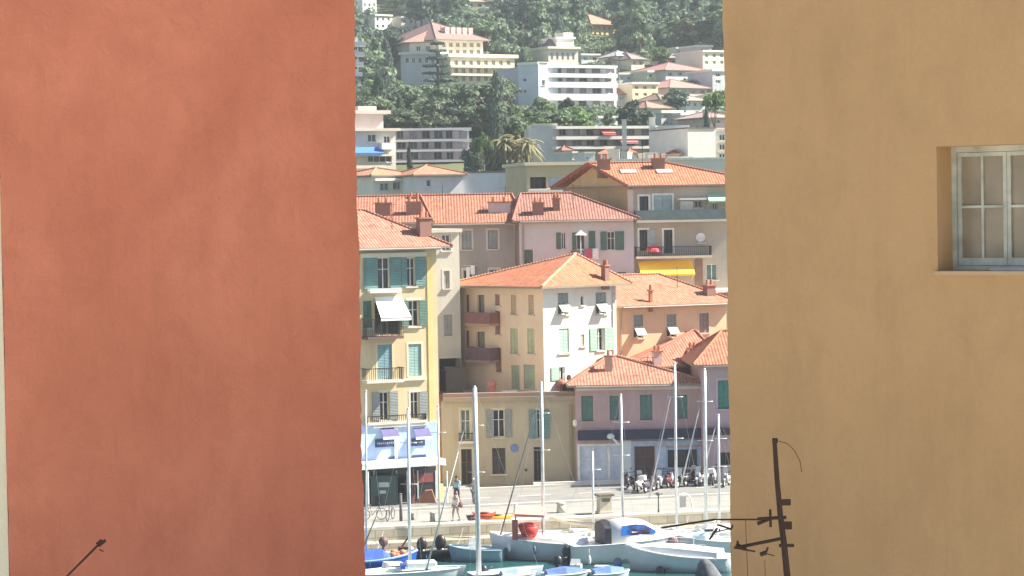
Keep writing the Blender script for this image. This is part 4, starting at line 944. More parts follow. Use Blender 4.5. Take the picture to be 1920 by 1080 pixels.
small('pale pink house at the right edge behind the plain tower', 1322, 1372, 222, 246, 350, 10, (.68, .52, .48), (.56, .36, .32), 1.2, 8, 3)
small('tiny white house lost in the upper woods, left', 909, 922, 16, 26, 650, 0, (.74, .76, .76), None, 1, 6, 1)
small('tiny white house lost in the upper woods, right of the hotel', 982, 992, 76, 90, 600, 0, (.72, .76, .76), None, 1, 6, 1)
small('low tan roofed cottage near the top of the woods', 876, 908, 4, 14, 660, 0, (.62, .56, .48), (.50, .33, .27), 1.5, 8, 2)
small('white annex below the large white apartment building', 1112, 1158, 222, 236, 380, 6, (.76, .76, .76), None, 1, 8, 3)

small('long low house with grey tiled roof left of the far right cream villa', 1256, 1314, 110, 124, 572, 6, (.50, .46, .46), (.34, .28, .27), 1.6, 9, 4)
small('little cream house squeezed between the lime green tree and the wide dull red roof', 1214, 1240, 136, 156, 505, 10, (.74, .68, .50), None, 1, 7, 2)
small('small white shed like house just right of the tiered villa', 1090, 1124, 104, 118, 548, 8, (.66, .68, .70), None, 1, 7, 2)
small('white house low among trees right of the large white apartments', 1160, 1186, 140, 156, 500, 6, (.70, .71, .72), None, 1, 7, 2)
small('pale brown gabled cottage below the little cream house', 1240, 1266, 188, 206, 420, 14, (.66, .58, .46), (.40, .24, .18), 1.4, 7, 2)
small('pale house with a beige roof below the pink red roofed house', 1286, 1322, 190, 212, 400, 8, (.72, .70, .68), (.50, .42, .34), 1.2, 7, 3)
small('white house above the long low grey roofed house', 1268, 1296, 92, 106, 600, 10, (.66, .68, .66), None, 1.2, 7, 2)
# ================================================================== TREES
def quads_mesh(name, C, U, V, mat):
    """C centres, U,V half axes (n,3)"""
    n = len(C); P = np.stack([C-U-V, C+U-V, C+U+V, C-U+V], 1).reshape(-1, 3).astype('f')
    me = bpy.data.meshes.new(name); me.vertices.add(4*n); me.vertices.foreach_set('co', P.ravel())
    me.loops.add(4*n); me.loops.foreach_set('vertex_index', np.arange(4*n, dtype='i'))
    me.polygons.add(n); me.polygons.foreach_set('loop_start', np.arange(0, 4*n, 4, dtype='i'))
    me.update(calc_edges=True); me.materials.append(mat); return me
def leaf_cloud(centres, radii, per, size):
    """clusters of leaf quads around clump centres; leaves lie roughly on the clump surface"""
    n = len(centres); k = per
    d = rng.normal(size=(n, k, 3)); d /= np.linalg.norm(d, axis=2, keepdims=True)
    d[..., 2] = np.abs(d[..., 2])*.8 + d[..., 2]*.2
    r = radii[:, None, None]*(0.65+.45*rng.random((n, k, 1)))
    C = (centres[:, None, :]+d*r*np.array([1, 1, .8])).reshape(-1, 3)
    nn = (d+rng.normal(size=d.shape)*.45).reshape(-1, 3); nn /= np.linalg.norm(nn, axis=1, keepdims=True)
    a = np.cross(nn, rng.normal(size=nn.shape)); a /= np.linalg.norm(a, axis=1, keepdims=True); b = np.cross(nn, a)
    s = size*(.6+.8*rng.random((len(C), 1))); return C, a*s, b*s*.7
def crown_pts(kind, h, w):
    if kind == 'round':
        n = 30; d = rng.normal(size=(n, 3)); d /= np.linalg.norm(d, axis=1, keepdims=True); r = rng.random((n, 1))**.45
        c = d*r*np.array([w*.40, w*.40, h*.30])+[0, 0, h*.62]; R_ = w*(.13+.09*rng.random(n))
    elif kind == 'pine':
        n = 26; t = rng.random(n)*6.28; r = np.sqrt(rng.random(n))*w*.42
        c = np.stack([r*np.cos(t), r*np.sin(t), h*.80+(1-(r/(w*.45))**2)*h*.12+rng.normal(size=n)*h*.02], 1); R_ = w*(.10+.06*rng.random(n))
    elif kind == 'cypress':
        n = 26; z = np.linspace(.08, .97, n); t = rng.random(n)*6.28; ww = w*.5*np.sin(np.pi*np.clip(z*.85+.12, 0, 1))**.7
        c = np.stack([ww*.35*np.cos(t), ww*.35*np.sin(t), z*h], 1); R_ = ww*.75+.1
    elif kind == 'cedar':
        c = []; R_ = []
        for j in range(8):
            z = .22+.75*j/7; L = w*.5*(1.02-z)*1.15
            for k in range(9):
                t = rng.random()*6.28; r = L*np.sqrt(rng.random()); c.append((r*np.cos(t), r*np.sin(t), z*h)); R_.append(w*.075)
        c = np.array(c); R_ = np.array(R_)
    elif kind == 'tall':
        n = 34; z = rng.random(n); t = rng.random(n)*6.28; r = w*.40*(1-z*.75)*np.sqrt(rng.random(n))
        c = np.stack([r*np.cos(t), r*np.sin(t), h*(.22+.72*z)], 1); R_ = w*(.10+.09*rng.random(n))*(1.2-z*.6)
    return c, R_
F_DARK = foliage((.045, .078, .062), (.085, .125, .09)); F_MID = foliage((.075, .12, .07), (.14, .19, .11)); F_LIGHT = foliage((.07, .13, .035), (.13, .21, .06))
F_OLIVE = foliage((.08, .085, .05), (.15, .15, .09)); M_bark = flat((.10, .07, .05), .9, 0, 'bark', .4)
PROTO = {}
def proto(kind, mat, i, per=95, size=.25, h=10., w=8.):
    k = (kind, mat.name, i)
    if k in PROTO: return PROTO[k]
    c, R_ = crown_pts(kind, h, w)
    if kind == 'cedar': 
        C, U, V = leaf_cloud(c*np.array([1, 1, 3.4]), R_*1.5, 60, size); C[:, 2] /= 3.4; V[:, 2] /= 2; U[:, 2] /= 2
    else: C, U, V = leaf_cloud(c, R_, per, size)
    cm = quads_mesh('crown', C, U, V, mat)
    q = MB(); top = h*(.95 if kind in ('cypress', 'cedar') else .7); pts = [Vector((0, 0, -1.5)), Vector((.12, .05, h*.3)), Vector((-.1, .1, top))]
    q.tube(pts[0], pts[1], w*.035, w*.028, 7); q.tube(pts[1], pts[2], w*.028, w*.008, 6)
    if kind not in ('cypress',):
        for j in range(6):
            p = Vector(c[rng.integers(len(c))]); q.tube(pts[1]+Vector((0, 0, h*.04*j)), p, w*.014, w*.005, 5)
    global ORG
    ORG = Vector((0, 0, 0)); to = q.build('trunk', M_bark); tm = to.data; bpy.data.objects.remove(to)
    PROTO[k] = (cm, tm, h, w); return PROTO[k]
TREES = []
def tree(x, y, H, Wd, kind, mat, label, group=None, name='tree', cat='tree', z=None, var=None):
    cm, tm, h, w = proto(kind, mat, random.randrange(3) if var is None else var)
    z = tz(x, y) if z is None else z
    r = bpy.data.objects.new(name, None); S.collection.objects.link(r); r.location = (x, y, z); r.rotation_euler = (0, 0, random.uniform(0, 6.28)); r.scale = (Wd/w, Wd/w, H/h)
    tag(r, label, cat, group)
    for nm, me in (('crown', cm), ('trunk', tm)):
        o = bpy.data.objects.new(nm, me); S.collection.objects.link(o); o.parent = r
    TREES.append((x, y, H)); return r
def tree_px(px, ytop, ybot, Y, wpx, kind, mat, label, group=None, name='tree'):
    """crown spanning ytop..ybot in the photo; the foot stands on whatever ground is there"""
    T = at(px, ytop, Y); B = at(px, ybot, Y); Wd = wpx*Y/FPX; g = tz(T.x, Y); z = min(B.z, max(g, B.z-3)) if B.z > g else g
    z = min(g, B.z) if B.z-g < 0 else g
    return tree(T.x, Y, T.z-z, Wd, kind, mat, label, group, name, 'tree', z)
tree_px(820, 78, 175, 470, 92, 'cedar', F_DARK, 'tall dark layered cedar in front of the cream hotel', name='cedar_tree')
tree_px(767, 273, 318, 300, 15, 'cypress', F_DARK, 'slim dark cypress before the lilac balcony block', name='cypress_tree')
tree_px(1324, 206, 246, 330, 16, 'cypress', F_DARK, 'dark cypress beside the round pine at the right', name='cypress_tree')
tree_px(906, 256, 316, 300, 42, 'pine', F_LIGHT, 'bright green round topped pine between the balcony block and the palms', name='pine_tree')
tree_px(1340, 178, 232, 345, 56, 'pine', F_LIGHT, 'broad bright umbrella pine at the right edge beside the ochre wall', name='pine_tree')
tree_px(1238, 84, 140, 528, 42, 'round', F_LIGHT, 'lime green tree beside the cream cottage on the hill', name='broadleaf_tree')
tree_px(1270, 164, 215, 430, 62, 'round', F_DARK, 'big dark round tree below the red roofed houses', name='broadleaf_tree')
for px, w, k in ((884, 46, F_DARK), (926, 40, F_DARK), (1062, 34, F_DARK), (1180, 54, F_DARK), (1012, 40, F_MID), (1108, 24, F_MID), (1210, 40, F_DARK)):
    nm = {884: 'dark spreading tree at the right end of the lilac balcony block', 926: 'dark bushy tree just behind the palms', 1062: 'blackish green tree in front of the white apartment building, left half', 1180: 'large dark tree right of the white annex',
          1012: 'mid green tree at the foot of the shaded bluish end wall', 1108: 'small green tree before the lower balconies of the white apartments', 1210: 'dark tree touching the low vivid orange roof'}[px]
    tp = {884: 262, 926: 250, 1062: 182, 1180: 186, 1012: 178, 1108: 200, 1210: 198}[px]; Y = {884: 302, 926: 310, 1062: 400, 1180: 372, 1012: 410, 1108: 385, 1210: 375}[px]
    tree_px(px, tp, tp+60, Y, w, 'round', k, nm, name='broadleaf_tree')
for px, tp, Y, w, kd, mt, lb in ((1032, 196, 405, 34, 'round', F_MID, 'leafy green tree between the blackish tree and the bluish end wall'), (1084, 204, 400, 30, 'round', F_OLIVE, 'grey green tree low under the white apartment balconies'), (1140, 206, 398, 26, 'round', F_MID, 'small tree under the right end of the white apartments'),
        (996, 196, 392, 40, 'round', F_DARK, 'dark wide tree above the right palm'), (960, 214, 380, 44, 'round', F_DARK, 'dark wide tree directly above the middle palm')):
    tree_px(px, tp, tp+50, Y, w, kd, mt, lb, name='broadleaf_tree')
# palms
def palm_mesh():
    C, U, V = [], [], []; vs, fs = [], []
    mb = MB(); n = 34
    for i in range(n):
        t = 2*math.pi*i/n*2.4; el = random.uniform(-.5, 1.2); L = random.uniform(2.2, 3.0)
        d = Vector((math.cos(t), math.sin(t), 0)); side = Vector((-d.y, d.x, 0)); prev = None
        for s_ in range(6):
            f = s_/5; p = d*(L*f*math.cos(el*(1-f*.7)))+Vector((0, 0, L*(math.sin(el)*f-1.0*f*f*.8))); wd = .28*math.sin(math.pi*min(.98, f*.85+.12))
            cur_ = (p-side*wd-Vector((0, 0, .1)), p, p+side*wd-Vector((0, 0, .1)))
            if prev: mb.face([prev[0], prev[1], cur_[1], cur_[0]]); mb.face([prev[1], prev[2], cur_[2], cur_[1]])
            prev = cur_
    return mb
for i, (px, yt, Y, w, lb) in enumerate(((944, 252, 306, 2.4, 'left palm with yellowish drooping fronds'), (968, 248, 308, 2.7, 'middle and tallest of the three palms'), (988, 254, 304, 2.2, 'right palm next to the blank grey wing'))):
    T = at(px, yt+16, Y); g = 18.5; t_ = thing('palm_tree', lb, 'palm', (T.x, Y, g), 'palms left of the blank grey wing'); ORG = Vector((0, 0, 0))
    mb = palm_mesh(); hh = T.z-g; mb.v = [v*(w/2.6)+Vector((0, 0, hh)) for v in mb.v]; mb.build('crown', foliage((.12, .12, .05), (.24, .22, .11)), t_)
    q = MB(); q.tube((0, 0, -1), (0, 0, hh), .32, .26, 8); q.ball((0, 0, hh-.5), .5, .5, .8); q.build('trunk', flat((.14, .09, .06), .9, 0, 'bark', .4), t_)

# automatic fill of the wooded slope: never in front of a house that shows in the photo
KEEP = [(752, 58, 905, 158, 520), (905, 92, 966, 140, 512), (972, 112, 1156, 196, 460), (1022, 60, 1088, 118, 530), (1106, 34, 1156, 70, 640), (660, 72, 690, 150, 430), (668, 196, 742, 330, 318), (742, 236, 884, 302, 335), (1000, 236, 1365, 300, 322), (936, 248, 998, 290, 306), (1225, 84, 1254, 126, 560), (888, 256, 928, 290, 300), (1316, 176, 1368, 225, 345), (795, 76, 850, 150, 470)]+KEEP_AUTO
FLOOR = [(640, 330, 1400, 1080, 0)]
def clear(x, y, z0, z1, w):
    a = proj((x-w*.38, y, z1)); b = proj((x+w*.38, y, z0+ (z1-z0)*.35))
    for (x0, y0, x1, y1, YY) in KEEP:
        if y < YY-1 and a[0] < x1 and b[0] > x0 and a[1] < y1 and b[1] > y0: return False
        if -1 <= y-YY < 12 and a[0] < x1+3 and b[0] > x0-3: return False
    return True
names = {'round': 'broadleaf_tree', 'tall': 'evergreen_tree', 'pine': 'pine_tree', 'cypress': 'cypress_tree'}
random.seed(21); cnt = 0; placed = []; AUTO = []
for it in range(7000):
    if cnt >= 285: break
    y = random.choice((random.uniform(345, 460), random.uniform(345, 640))); hw = y*(360+40)/FPX
    x = random.uniform(-y*330/FPX, y*430/FPX); kind, mat, H, Wd = random.choice((('round', F_MID, 9, 9), ('round', F_DARK, 10, 9), ('tall', F_DARK, 13, 8), ('round', F_OLIVE, 7, 7), ('pine', F_MID, 11, 9), ('round', F_LIGHT, 6, 6), ('tall', F_MID, 11, 7), ('round', F_MID, 10, 9), ('round', F_DARK, 11, 10), ('round', F_MID, 8, 8), ('cypress', F_DARK, 10, 2.6)))
    s_ = random.uniform(.7, 1.25); H *= s_; Wd *= s_; z = tz(x, y)
    p = proj((x, y, z+H*.7))
    if p[0] < 640 or p[0] > 1390 or p[1] < -20 or p[1] > 330: continue
    if any((x-a)**2+(y-b)**2 < ((Wd+c)*.27)**2 for a, b, c in placed): continue
    if not clear(x, y, z, z+H, Wd): continue
    placed.append((x, y, Wd)); cnt += 1
    tr_ = {id(F_MID): 'mid green', id(F_DARK): 'dark green', id(F_OLIVE): 'grey green', id(F_LIGHT): 'light green'}[id(mat)]
    ty = {'round': 'bushy tree', 'tall': 'tall evergreen', 'pine': 'flat topped pine', 'cypress': 'slim cypress'}[kind]
    wh = 'among the houses of the hillside' if y > 460 else 'on the wooded slope under the white apartments and hotel'
    AUTO.append((tree(x, y, H, Wd, kind, mat, '', 'trees among the houses of the hillside' if y > 460 else 'trees on the slope under the hotel', names[kind]), tr_+' '+ty, p))
LM = [(835, 60, 'the red roofed hotel'), (820, 130, 'the dark cedar'), (930, 125, 'the hotel terraces'), (1055, 88, 'the tiered villa'), (1130, 55, 'the lone yellow villa'), (1080, 170, 'the large white apartments'), (810, 240, 'the lilac balcony block'), (968, 252, 'the palms'),
      (1240, 107, 'the lime green tree'), (1285, 140, 'the wide dull red roof'), (1290, 172, 'the pink red roof'), (1340, 110, 'the far right cream villa'), (705, 215, 'the beige stepped block'), (700, 30, 'the top left white villas'), (672, 110, 'the curved white balconies'), (1150, 236, 'the red awning'), (1340, 200, 'the umbrella pine'), (1190, 180, 'the vivid orange roof'), (1020, 236, 'the blank grey wing')]
ORD = ['nearest', 'second', 'third', 'fourth', 'fifth', 'sixth', 'seventh', 'eighth', 'ninth', 'tenth', 'eleventh', 'twelfth']
by = {}
for o_, ds, p in AUTO:
    lx, ly, ln = min(LM, key=lambda l: (l[0]-p[0])**2+(l[1]-p[1])**2); dx, dy = p[0]-lx, p[1]-ly
    dr = ('right of' if dx > 0 else 'left of') if abs(dx) > abs(dy) else ('below' if dy > 0 else 'above')
    by.setdefault((ds, dr, ln), []).append((dx*dx+dy*dy, o_))
for (ds, dr, ln), l in by.items():
    l.sort(key=lambda e: e[0])
    for i, (_, o_) in enumerate(l): o_['label'] = ('%s %s %s' % (ds, dr, ln)) if len(l) == 1 else '%s, %s %s %s' % (ds, ORD[min(i, 11)]+(' one' if i else ''), dr, ln)
print('trees', cnt)
# the far wood above the houses: one mass
cs, rs = [], []
for y in np.arange(530, 860, 5.6):
    for x in np.arange(-y*350/FPX, y*450/FPX, 6.5):
        xx = x+rng.uniform(-3, 3); yy = y+rng.uniform(-3, 3); g = tz(xx, yy); p = proj((xx, yy, g+6))
        if p[1] < -60: continue
        if p[1] > 150 or p[0] < 630 or p[0] > 1400: continue
        if yy < 600 and rng.random() < .35: continue
        Hh = rng.uniform(5.5, 10.5)
        if not clear(xx, yy, g, g+Hh+1, 8): continue
        for k in range(7):
            dx, dy = rng.normal(size=2)*1.7; cs.append((xx+dx, yy+dy, g+Hh*(.62+.12*rng.normal()))); rs.append(rng.uniform(1.2, 2.3))
cs = np.array(cs); rs = np.array(rs); C, U, V = leaf_cloud(cs, rs, 44, .40)
me = quads_mesh('forest', C, U, V, foliage((.055, .09, .06), (.125, .17, .11), 'forest_foliage')); fo = bpy.data.objects.new('forest', me); S.collection.objects.link(fo)
fo['kind'] = 'stuff'; fo['label'] = 'hazy green wood covering the top of the hillside'
# scrub covering the slope between the houses
cs, rs = [], []
for _ in range(26000):
    y = rng.uniform(338, 660) if rng.random() < .5 else rng.uniform(480, 640); x = rng.uniform(-y*330/FPX, y*430/FPX); g = tz(x, y)
    p = proj((x, y, g+1))
    if p[1] > 340 or p[0] < 640 or p[0] > 1400 or not clear(x, y, g, g+1.8, 3): continue
    cs.append((x, y, g+.4)); rs.append(rng.uniform(.8, 2.1))
cs = np.array(cs); rs = np.array(rs); C, U, V = leaf_cloud(cs, rs, 30, .28)
me = quads_mesh('undergrowth', C, U, V, F_MID); fo = bpy.data.objects.new('undergrowth', me); S.collection.objects.link(fo); fo['kind'] = 'stuff'; fo['label'] = 'green scrub between the houses of the slope'

# ================================================================== HAZE
q = MB(); q.box(WORLD, -3100, 3100, -9.5, 172, -5700, 900); m = bpy.data.materials.new('haze'); m.use_nodes = True; t = m.node_tree; t.nodes.remove(t.nodes['Principled BSDF'])
pv = N(t, 'ShaderNodeVolumePrincipled'); pv.inputs['Color'].default_value = (.80, .90, 1, 1); pv.inputs['Density'].default_value = .00019; t.links.new(pv.outputs[0], t.nodes['Material Output'].inputs['Volume'])
ORG = Vector((0, 0, 0)); hz = q.build('haze', m); hz['kind'] = 'stuff'
# ================================================================== PEOPLE
def skin(name, verts, edges, radii, mat, parent, sub=2):
    me = bpy.data.meshes.new(name); me.from_pydata(verts, edges, []); me.materials.append(mat)
    o = bpy.data.objects.new(name, me); S.collection.objects.link(o); o.parent = parent
    md = o.modifiers.new('skin', 'SKIN'); md.use_smooth_shade = True
    if not me.skin_vertices: bpy.context.view_layer.objects.active = o
    for i, r in enumerate(radii): me.skin_vertices[0].data[i].radius = r if isinstance(r, tuple) else (r, r)
    me.skin_vertices[0].data[0].use_root = True
    s_ = o.modifiers.new('sub', 'SUBSURF'); s_.levels = s_.render_levels = sub
    return o
def person(loc, rz, label, h, shirt, trousers, skinc, hair, long_trousers=True, bag=None, stride=.28):
    t_ = thing('person', label, 'person', loc, None, rz); k = h/1.72
    st = stride; V_ = lambda *a: tuple(x*k for x in a)
    verts = [V_(0, 0, .95), V_(0, 0, 1.15), V_(0, .0, 1.38), V_(0, .01, 1.48), V_(0, .03, 1.58), V_(0, .03, 1.70),
             V_(.10, 0, .90), V_(.11, st*.55, .48), V_(.11, st*.5, .09), V_(.11, st*.5+.16, .04),
             V_(-.10, 0, .90), V_(-.11, -st*.25, .50), V_(-.11, -st*1.0, .12), V_(-.11, -st*1.0+.15, .05),
             V_(.18, 0, 1.40), V_(.24, -.10, 1.14), V_(.24, .05, .92), V_(.24, .10, .84),
             V_(-.18, 0, 1.40), V_(-.24, .08, 1.14), V_(-.23, .24, .97), V_(-.22, .31, .92)]
    edges = [(0, 1), (1, 2), (2, 3), (3, 4), (4, 5), (0, 6), (6, 7), (7, 8), (8, 9), (0, 10), (10, 11), (11, 12), (12, 13), (2, 14), (14, 15), (15, 16), (16, 17), (2, 18), (18, 19), (19, 20), (20, 21)]
    rad = [(.14, .10), (.13, .095), (.15, .10), (.055, .055), (.085, .10), (.07, .085), .085, .055, .038, .035, .085, .055, .038, .035, .055, .042, .03, .028, .055, .042, .03, .028]
    rad = [tuple(x*k for x in r) if isinstance(r, tuple) else r*k for r in rad]
    sm = flat(skinc, .6, 0, 'skin', .08)
    body = skin('body', verts, edges, rad, sm, t_)
    up = lambda r, f: tuple(x*f for x in r) if isinstance(r, tuple) else r*f
    idx = [1, 0, 2, 14, 15, 18, 19]; mp = {j: i for i, j in enumerate(idx)}
    ee = [(mp[a], mp[b]) for a, b in edges if a in mp and b in mp]
    skin('shirt', [verts[j] for j in idx], ee, [up(rad[j], 1.16) for j in idx], flat(shirt, .9, 0, 'cloth', .08), t_)
    idx = [0, 6, 7, 10, 11]+([8, 12] if long_trousers else []); vv = list(verts); mp = {j: i for i, j in enumerate(idx)}
    ee = [(mp[a], mp[b]) for a, b in edges if a in mp and b in mp]
    skin('trousers', [vv[j] for j in idx], ee, [up(rad[j], 1.18) for j in idx], flat(trousers, .9, 0, 'cloth', .1), t_)
    ORG_ = ORG; q = MB(); q.ball(V_(0, -.0, 1.655), .098*k, .115*k, .10*k, 12, 8); q.build('hair', flat(hair, .8, 0, 'hair', .3), t_, True)
    q = MB()
    for s_ in (-1, 1): q.ball(V_(s_*.035, .125, 1.625), .012*k, .01*k, .01*k, 6, 4)
    q.ball(V_(0, .13, 1.565), .026*k, .008*k, .007*k, 6, 4); q.build('face', flat((.12, .06, .05), .6), t_, True)
    q = MB()
    q.ball(V_(.11, st*.5+.09, .045), .05*k, .14*k, .05*k, 8, 5); q.ball(V_(-.11, -st+.08, .06), .05*k, .14*k, .05*k, 8, 5); q.build('shoes', M_dark, t_, True)
    if bag: q = MB(); q.ball(V_(-.30, -.12, 1.0), .12*k, .2*k, .2*k, 8, 6); q.path([V_(-.28, -.12, 1.15), V_(-.17, .0, 1.44)], .012*k); q.build('bag', flat(bag, .8), t_, True)
    return t_
def gz(px, py, z=0.0):
    p = at_z(px, py, z); return Vector((p.x, p.y, z))
person(gz(855, 977, .005), R(150), 'person in white top with a dark shoulder bag walking on the quay near the edge', 1.66, (.72, .70, .70), (.42, .36, .30), (.45, .28, .2), (.05, .03, .025), True, (.16, .10, .09))
person(gz(857, 944, .009), R(160), 'person in a light cyan shirt and purple shorts farther back on the quay road', 1.72, (.30, .66, .72), (.10, .08, .16), (.35, .2, .15), (.03, .02, .02), False)
person(gz(889, 946, .009), R(200), 'person in grey with a white cap beside the thick white mast', 1.62, (.25, .25, .27), (.10, .10, .12), (.45, .28, .2), (.85, .85, .83), True)

# ================================================================== TWO WHEELERS
def wheel(mb, c, r, w=.05):
    n = 18; m_ = 8; vs = []
    for i in range(n):
        a = 2*math.pi*i/n
        for j in range(m_):
            b = 2*math.pi*j/m_; rr = r-w+w*math.cos(b); vs.append(c+Vector((rr*math.cos(a), w*math.sin(b), rr*math.sin(a))))
    mb.mesh(vs, [(i*m_+j, ((i+1) % n)*m_+j, ((i+1) % n)*m_+(j+1) % m_, i*m_+(j+1) % m_) for i in range(n) for j in range(m_)])
def scooter(body, label, box=None, screen=True):
    t_ = thing('motor_scooter', label, 'scooter', (0, 0, 0), 'scooters parked before the shopfronts', .0001)
    bm_ = flat(body, .3, 0, 'scooter_paint', .05)
    for x in (-.62, .66):
        q = MB(); wheel(q, Vector((x, 0, .27)), .27, .06); wo = q.build('wheel', flat((.02, .02, .02), .8), t_, True)
        q = MB(); q.tube((x, -.05, .27), (x, .05, .27), .15, .15, 12); q.build('rim', M_alu, wo)
    q = MB()
    q.ball((-.42, 0, .55), .50, .19, .24, 12, 7); q.ball((-.75, 0, .62), .22, .14, .12, 10, 6); q.box(Frame((0, 0), (1, 0)), -.05, .35, .26, .34, -.17, .17)
    q.mesh([(.35, -.22, .28), (.35, .22, .28), (.56, .20, .92), (.56, -.20, .92), (.43, -.22, .28), (.43, .22, .28), (.66, .14, .9), (.66, -.14, .9)], [(0, 1, 2, 3), (5, 4, 7, 6), (0, 3, 7, 4), (1, 5, 6, 2), (3, 2, 6, 7)])
    q.ball((.68, 0, .50), .20, .09, .12, 10, 6); q.build('body', bm_, t_, True)
    q = MB(); q.ball((-.35, 0, .80), .42, .16, .09, 12, 6); q.build('seat', M_dark, t_, True)
    q = MB(); q.tube((.66, 0, .27), (.52, 0, 1.0), .035); q.tube((.50, -.33, 1.02), (.50, .33, 1.02), .022); q.tube((.5, -.33, 1.02), (.46, -.36, 1.02), .03); q.build('handlebar', M_iron, t_)
    q = MB(); q.ball((.64, 0, .86), .07, .10, .08, 8, 5); q.build('headlight', flat((.7, .72, .72), .2), t_, True)
    for s_ in (-1, 1): q = MB(); q.tube((.5, s_*.22, 1.02), (.48, s_*.32, 1.22), .01); q.ball((.48, s_*.33, 1.25), .03, .07, .05, 8, 5); q.build('mirror', M_iron, t_)
    if screen: q = MB(); q.mesh([(.60, -.18, .92), (.60, .18, .92), (.50, .15, 1.3), (.50, -.15, 1.3), (.61, -.18, .92), (.61, .18, .92), (.51, .15, 1.3), (.51, -.15, 1.3)], [(0, 1, 2, 3), (7, 6, 5, 4), (0, 3, 7, 4), (1, 5, 6, 2), (3, 2, 6, 7)]); q.build('windscreen', flat((.5, .55, .58), .2), t_)
    if box: q = MB(); q.box(Frame((0, 0), (1, 0)), -1.05, -.68, .84, 1.18, -.22, .22); q.build('top_box', flat(box, .4), t_, bevel=.05)
    return t_
protoS = [((.05, .05, .06), None, True), ((.60, .60, .62), None, True), ((.10, .09, .12), (.7, .7, .72), False), ((.35, .36, .38), None, True), ((.16, .05, .06), None, False), ((.03, .03, .035), (.05, .05, .06), True)]
lbs = ['black scooter with clear windscreen, leftmost of the row by the mauve house', 'silver grey scooter second in the row by the mauve house', 'dark scooter with a white top box before the brown double door', 'mid grey scooter under the long diagonal white pole', 'dark red scooter without windscreen below the dark shop window', 'black scooter with a black top box right of the dark red one',
       'black scooter with clear windscreen beside the pale corner of the mauve house', 'silver scooter close to the tallest mast', 'dark scooter with a white top box at the right end of the row', 'grey scooter half hidden by the ochre wall']
base = [scooter(c, l, b, s_) for (c, b, s_), l in zip(protoS, lbs)]
spots = [(1183, 917), (1200, 921), (1218, 923), (1236, 917), (1256, 914), (1278, 913), (1296, 911), (1314, 910), (1338, 909), (1362, 912)]
for i, (px, py) in enumerate(spots):
    o = base[i] if i < 6 else copy_tree(base[[0, 1, 2, 3][i-6]])
    o.location = gz(px, py, .006); o.rotation_euler = (R(-6), 0, R(random.choice((60, 75, 100, 250, 235))+random.uniform(-8, 8))); o['label'] = lbs[i]
def bike(loc, rz, label, c):
    t_ = thing('bicycle', label, 'bicycle', loc, None, rz); t_.rotation_euler = (0, 0, rz)
    for x in (-.52, .52):
        q = MB(); wheel(q, Vector((x, 0, .34)), .34, .022); wo = q.build('wheel', M_dark, t_, True)
        q = MB()
        for k in range(9): a = math.pi*k/9; q.tube((x-.31*math.cos(a), 0, .34-.31*math.sin(a)), (x+.31*math.cos(a), 0, .34+.31*math.sin(a)), .004, n=4)
        q.build('spokes', M_alu, wo)
    q = MB(); a, b_, c_, d_ = Vector((-.52, 0, .34)), Vector((-.05, 0, .30)), Vector((-.20, 0, .82)), Vector((.38, 0, .80))
    for p0, p1 in ((a, b_), (a, c_), (b_, c_), (c_, d_), (b_, d_), (d_, Vector((.52, 0, .34))), (d_, Vector((.35, 0, .98)))): q.tube(p0, p1, .017)
    q.build('frame', flat(c, .4), t_)
    q = MB(); q.ball((-.22, 0, .90), .13, .07, .035); q.tube((-.2, 0, .8), (-.22, 0, .9), .012); q.build('saddle', M_dark, t_)
    q = MB(); q.tube((.35, -.28, 1.0), (.35, .28, 1.0), .014); q.tube((.35, -.28, 1.0), (.25, -.30, 1.0), .018); q.tube((.35, .28, 1.0), (.25, .30, 1.0), .018); q.build('handlebar', M_iron, t_)
    return t_
bike(gz(700, 975, .006), R(20), 'dark bicycle standing on the quay near the red wall', (.05, .05, .06))
bike(gz(732, 975, .006), R(75), 'black bicycle with a pale bag, end on, beside the lamp post on the quay', (.1, .1, .1))

# ================================================================== QUAY FURNITURE
def at_ground(px, py, z=.006): return gz(px, py, z)
q = MB(); P = at_ground(722, 946); F = Frame(P, (1, 0))
q.box(F, -.85, .75, 0, 1.75, -.5, .5); q.box(F, -.95, .85, 1.751, 1.86, -.6, .6); ORG = P
k_ = thing('kiosk', 'dark green newspaper style kiosk cabinet in front of the blue shop', 'kiosk', P); q.build('cabinet', flat((.05, .09, .09), .5), k_)
q = MB(); q.box(F, -.35, .3, 1.15, 1.45, .501, .53); q.box(F, -.3, .1, .75, .95, .501, .53); q.build('panel', flat((.45, .5, .5), .5), k_)
q = MB(); q.box(F, -.6, -.2, .1, .6, .501, .52); q.build('hatch', M_dark, k_)
P = at_ground(822, 937); q = MB(); q.tube(P, P+Vector((0, 0, .12)), .3, .3, 12); F = Frame(P, (math.cos(.5), math.sin(.5))); q.box(F, -.18, .34, .13, 1.0, -.05, .03)
q2 = MB().box(F, -.30, -.181, .13, 1.0, -.05, .05); s_ = thing('banner', 'lime yellow standing banner with a dark green edge beside the shop', 'banner', P); q.build('panel', flat((.62, .68, .22), .6), s_); q2.build('edge_strip', flat((.10, .18, .12), .6), s_)
P = at_ground(800, 942); q = MB(); q.mesh([P+Vector(v) for v in ((-.7, -.4, 0), (.6, -.4, 0), (.6, .4, 0), (-.7, .4, 0), (-.1, -.3, .75), (.35, -.3, .8), (.35, .3, .8), (-.1, .3, .75))], [(0, 1, 5, 4), (1, 2, 6, 5), (2, 3, 7, 6), (3, 0, 4, 7), (4, 5, 6, 7)])
solo(q, 'display_stand', flat((.30, .13, .08), .8), 'reddish brown sloping display stand before the shop, left of the lime banner', 'stand', P)
P = at_ground(770, 944); q = MB(); q.tube(P, P+Vector((0, 0, 1.0)), .25, .32, 12); q.ball(P+Vector((0, 0, 1.25)), .45, .45, .45)
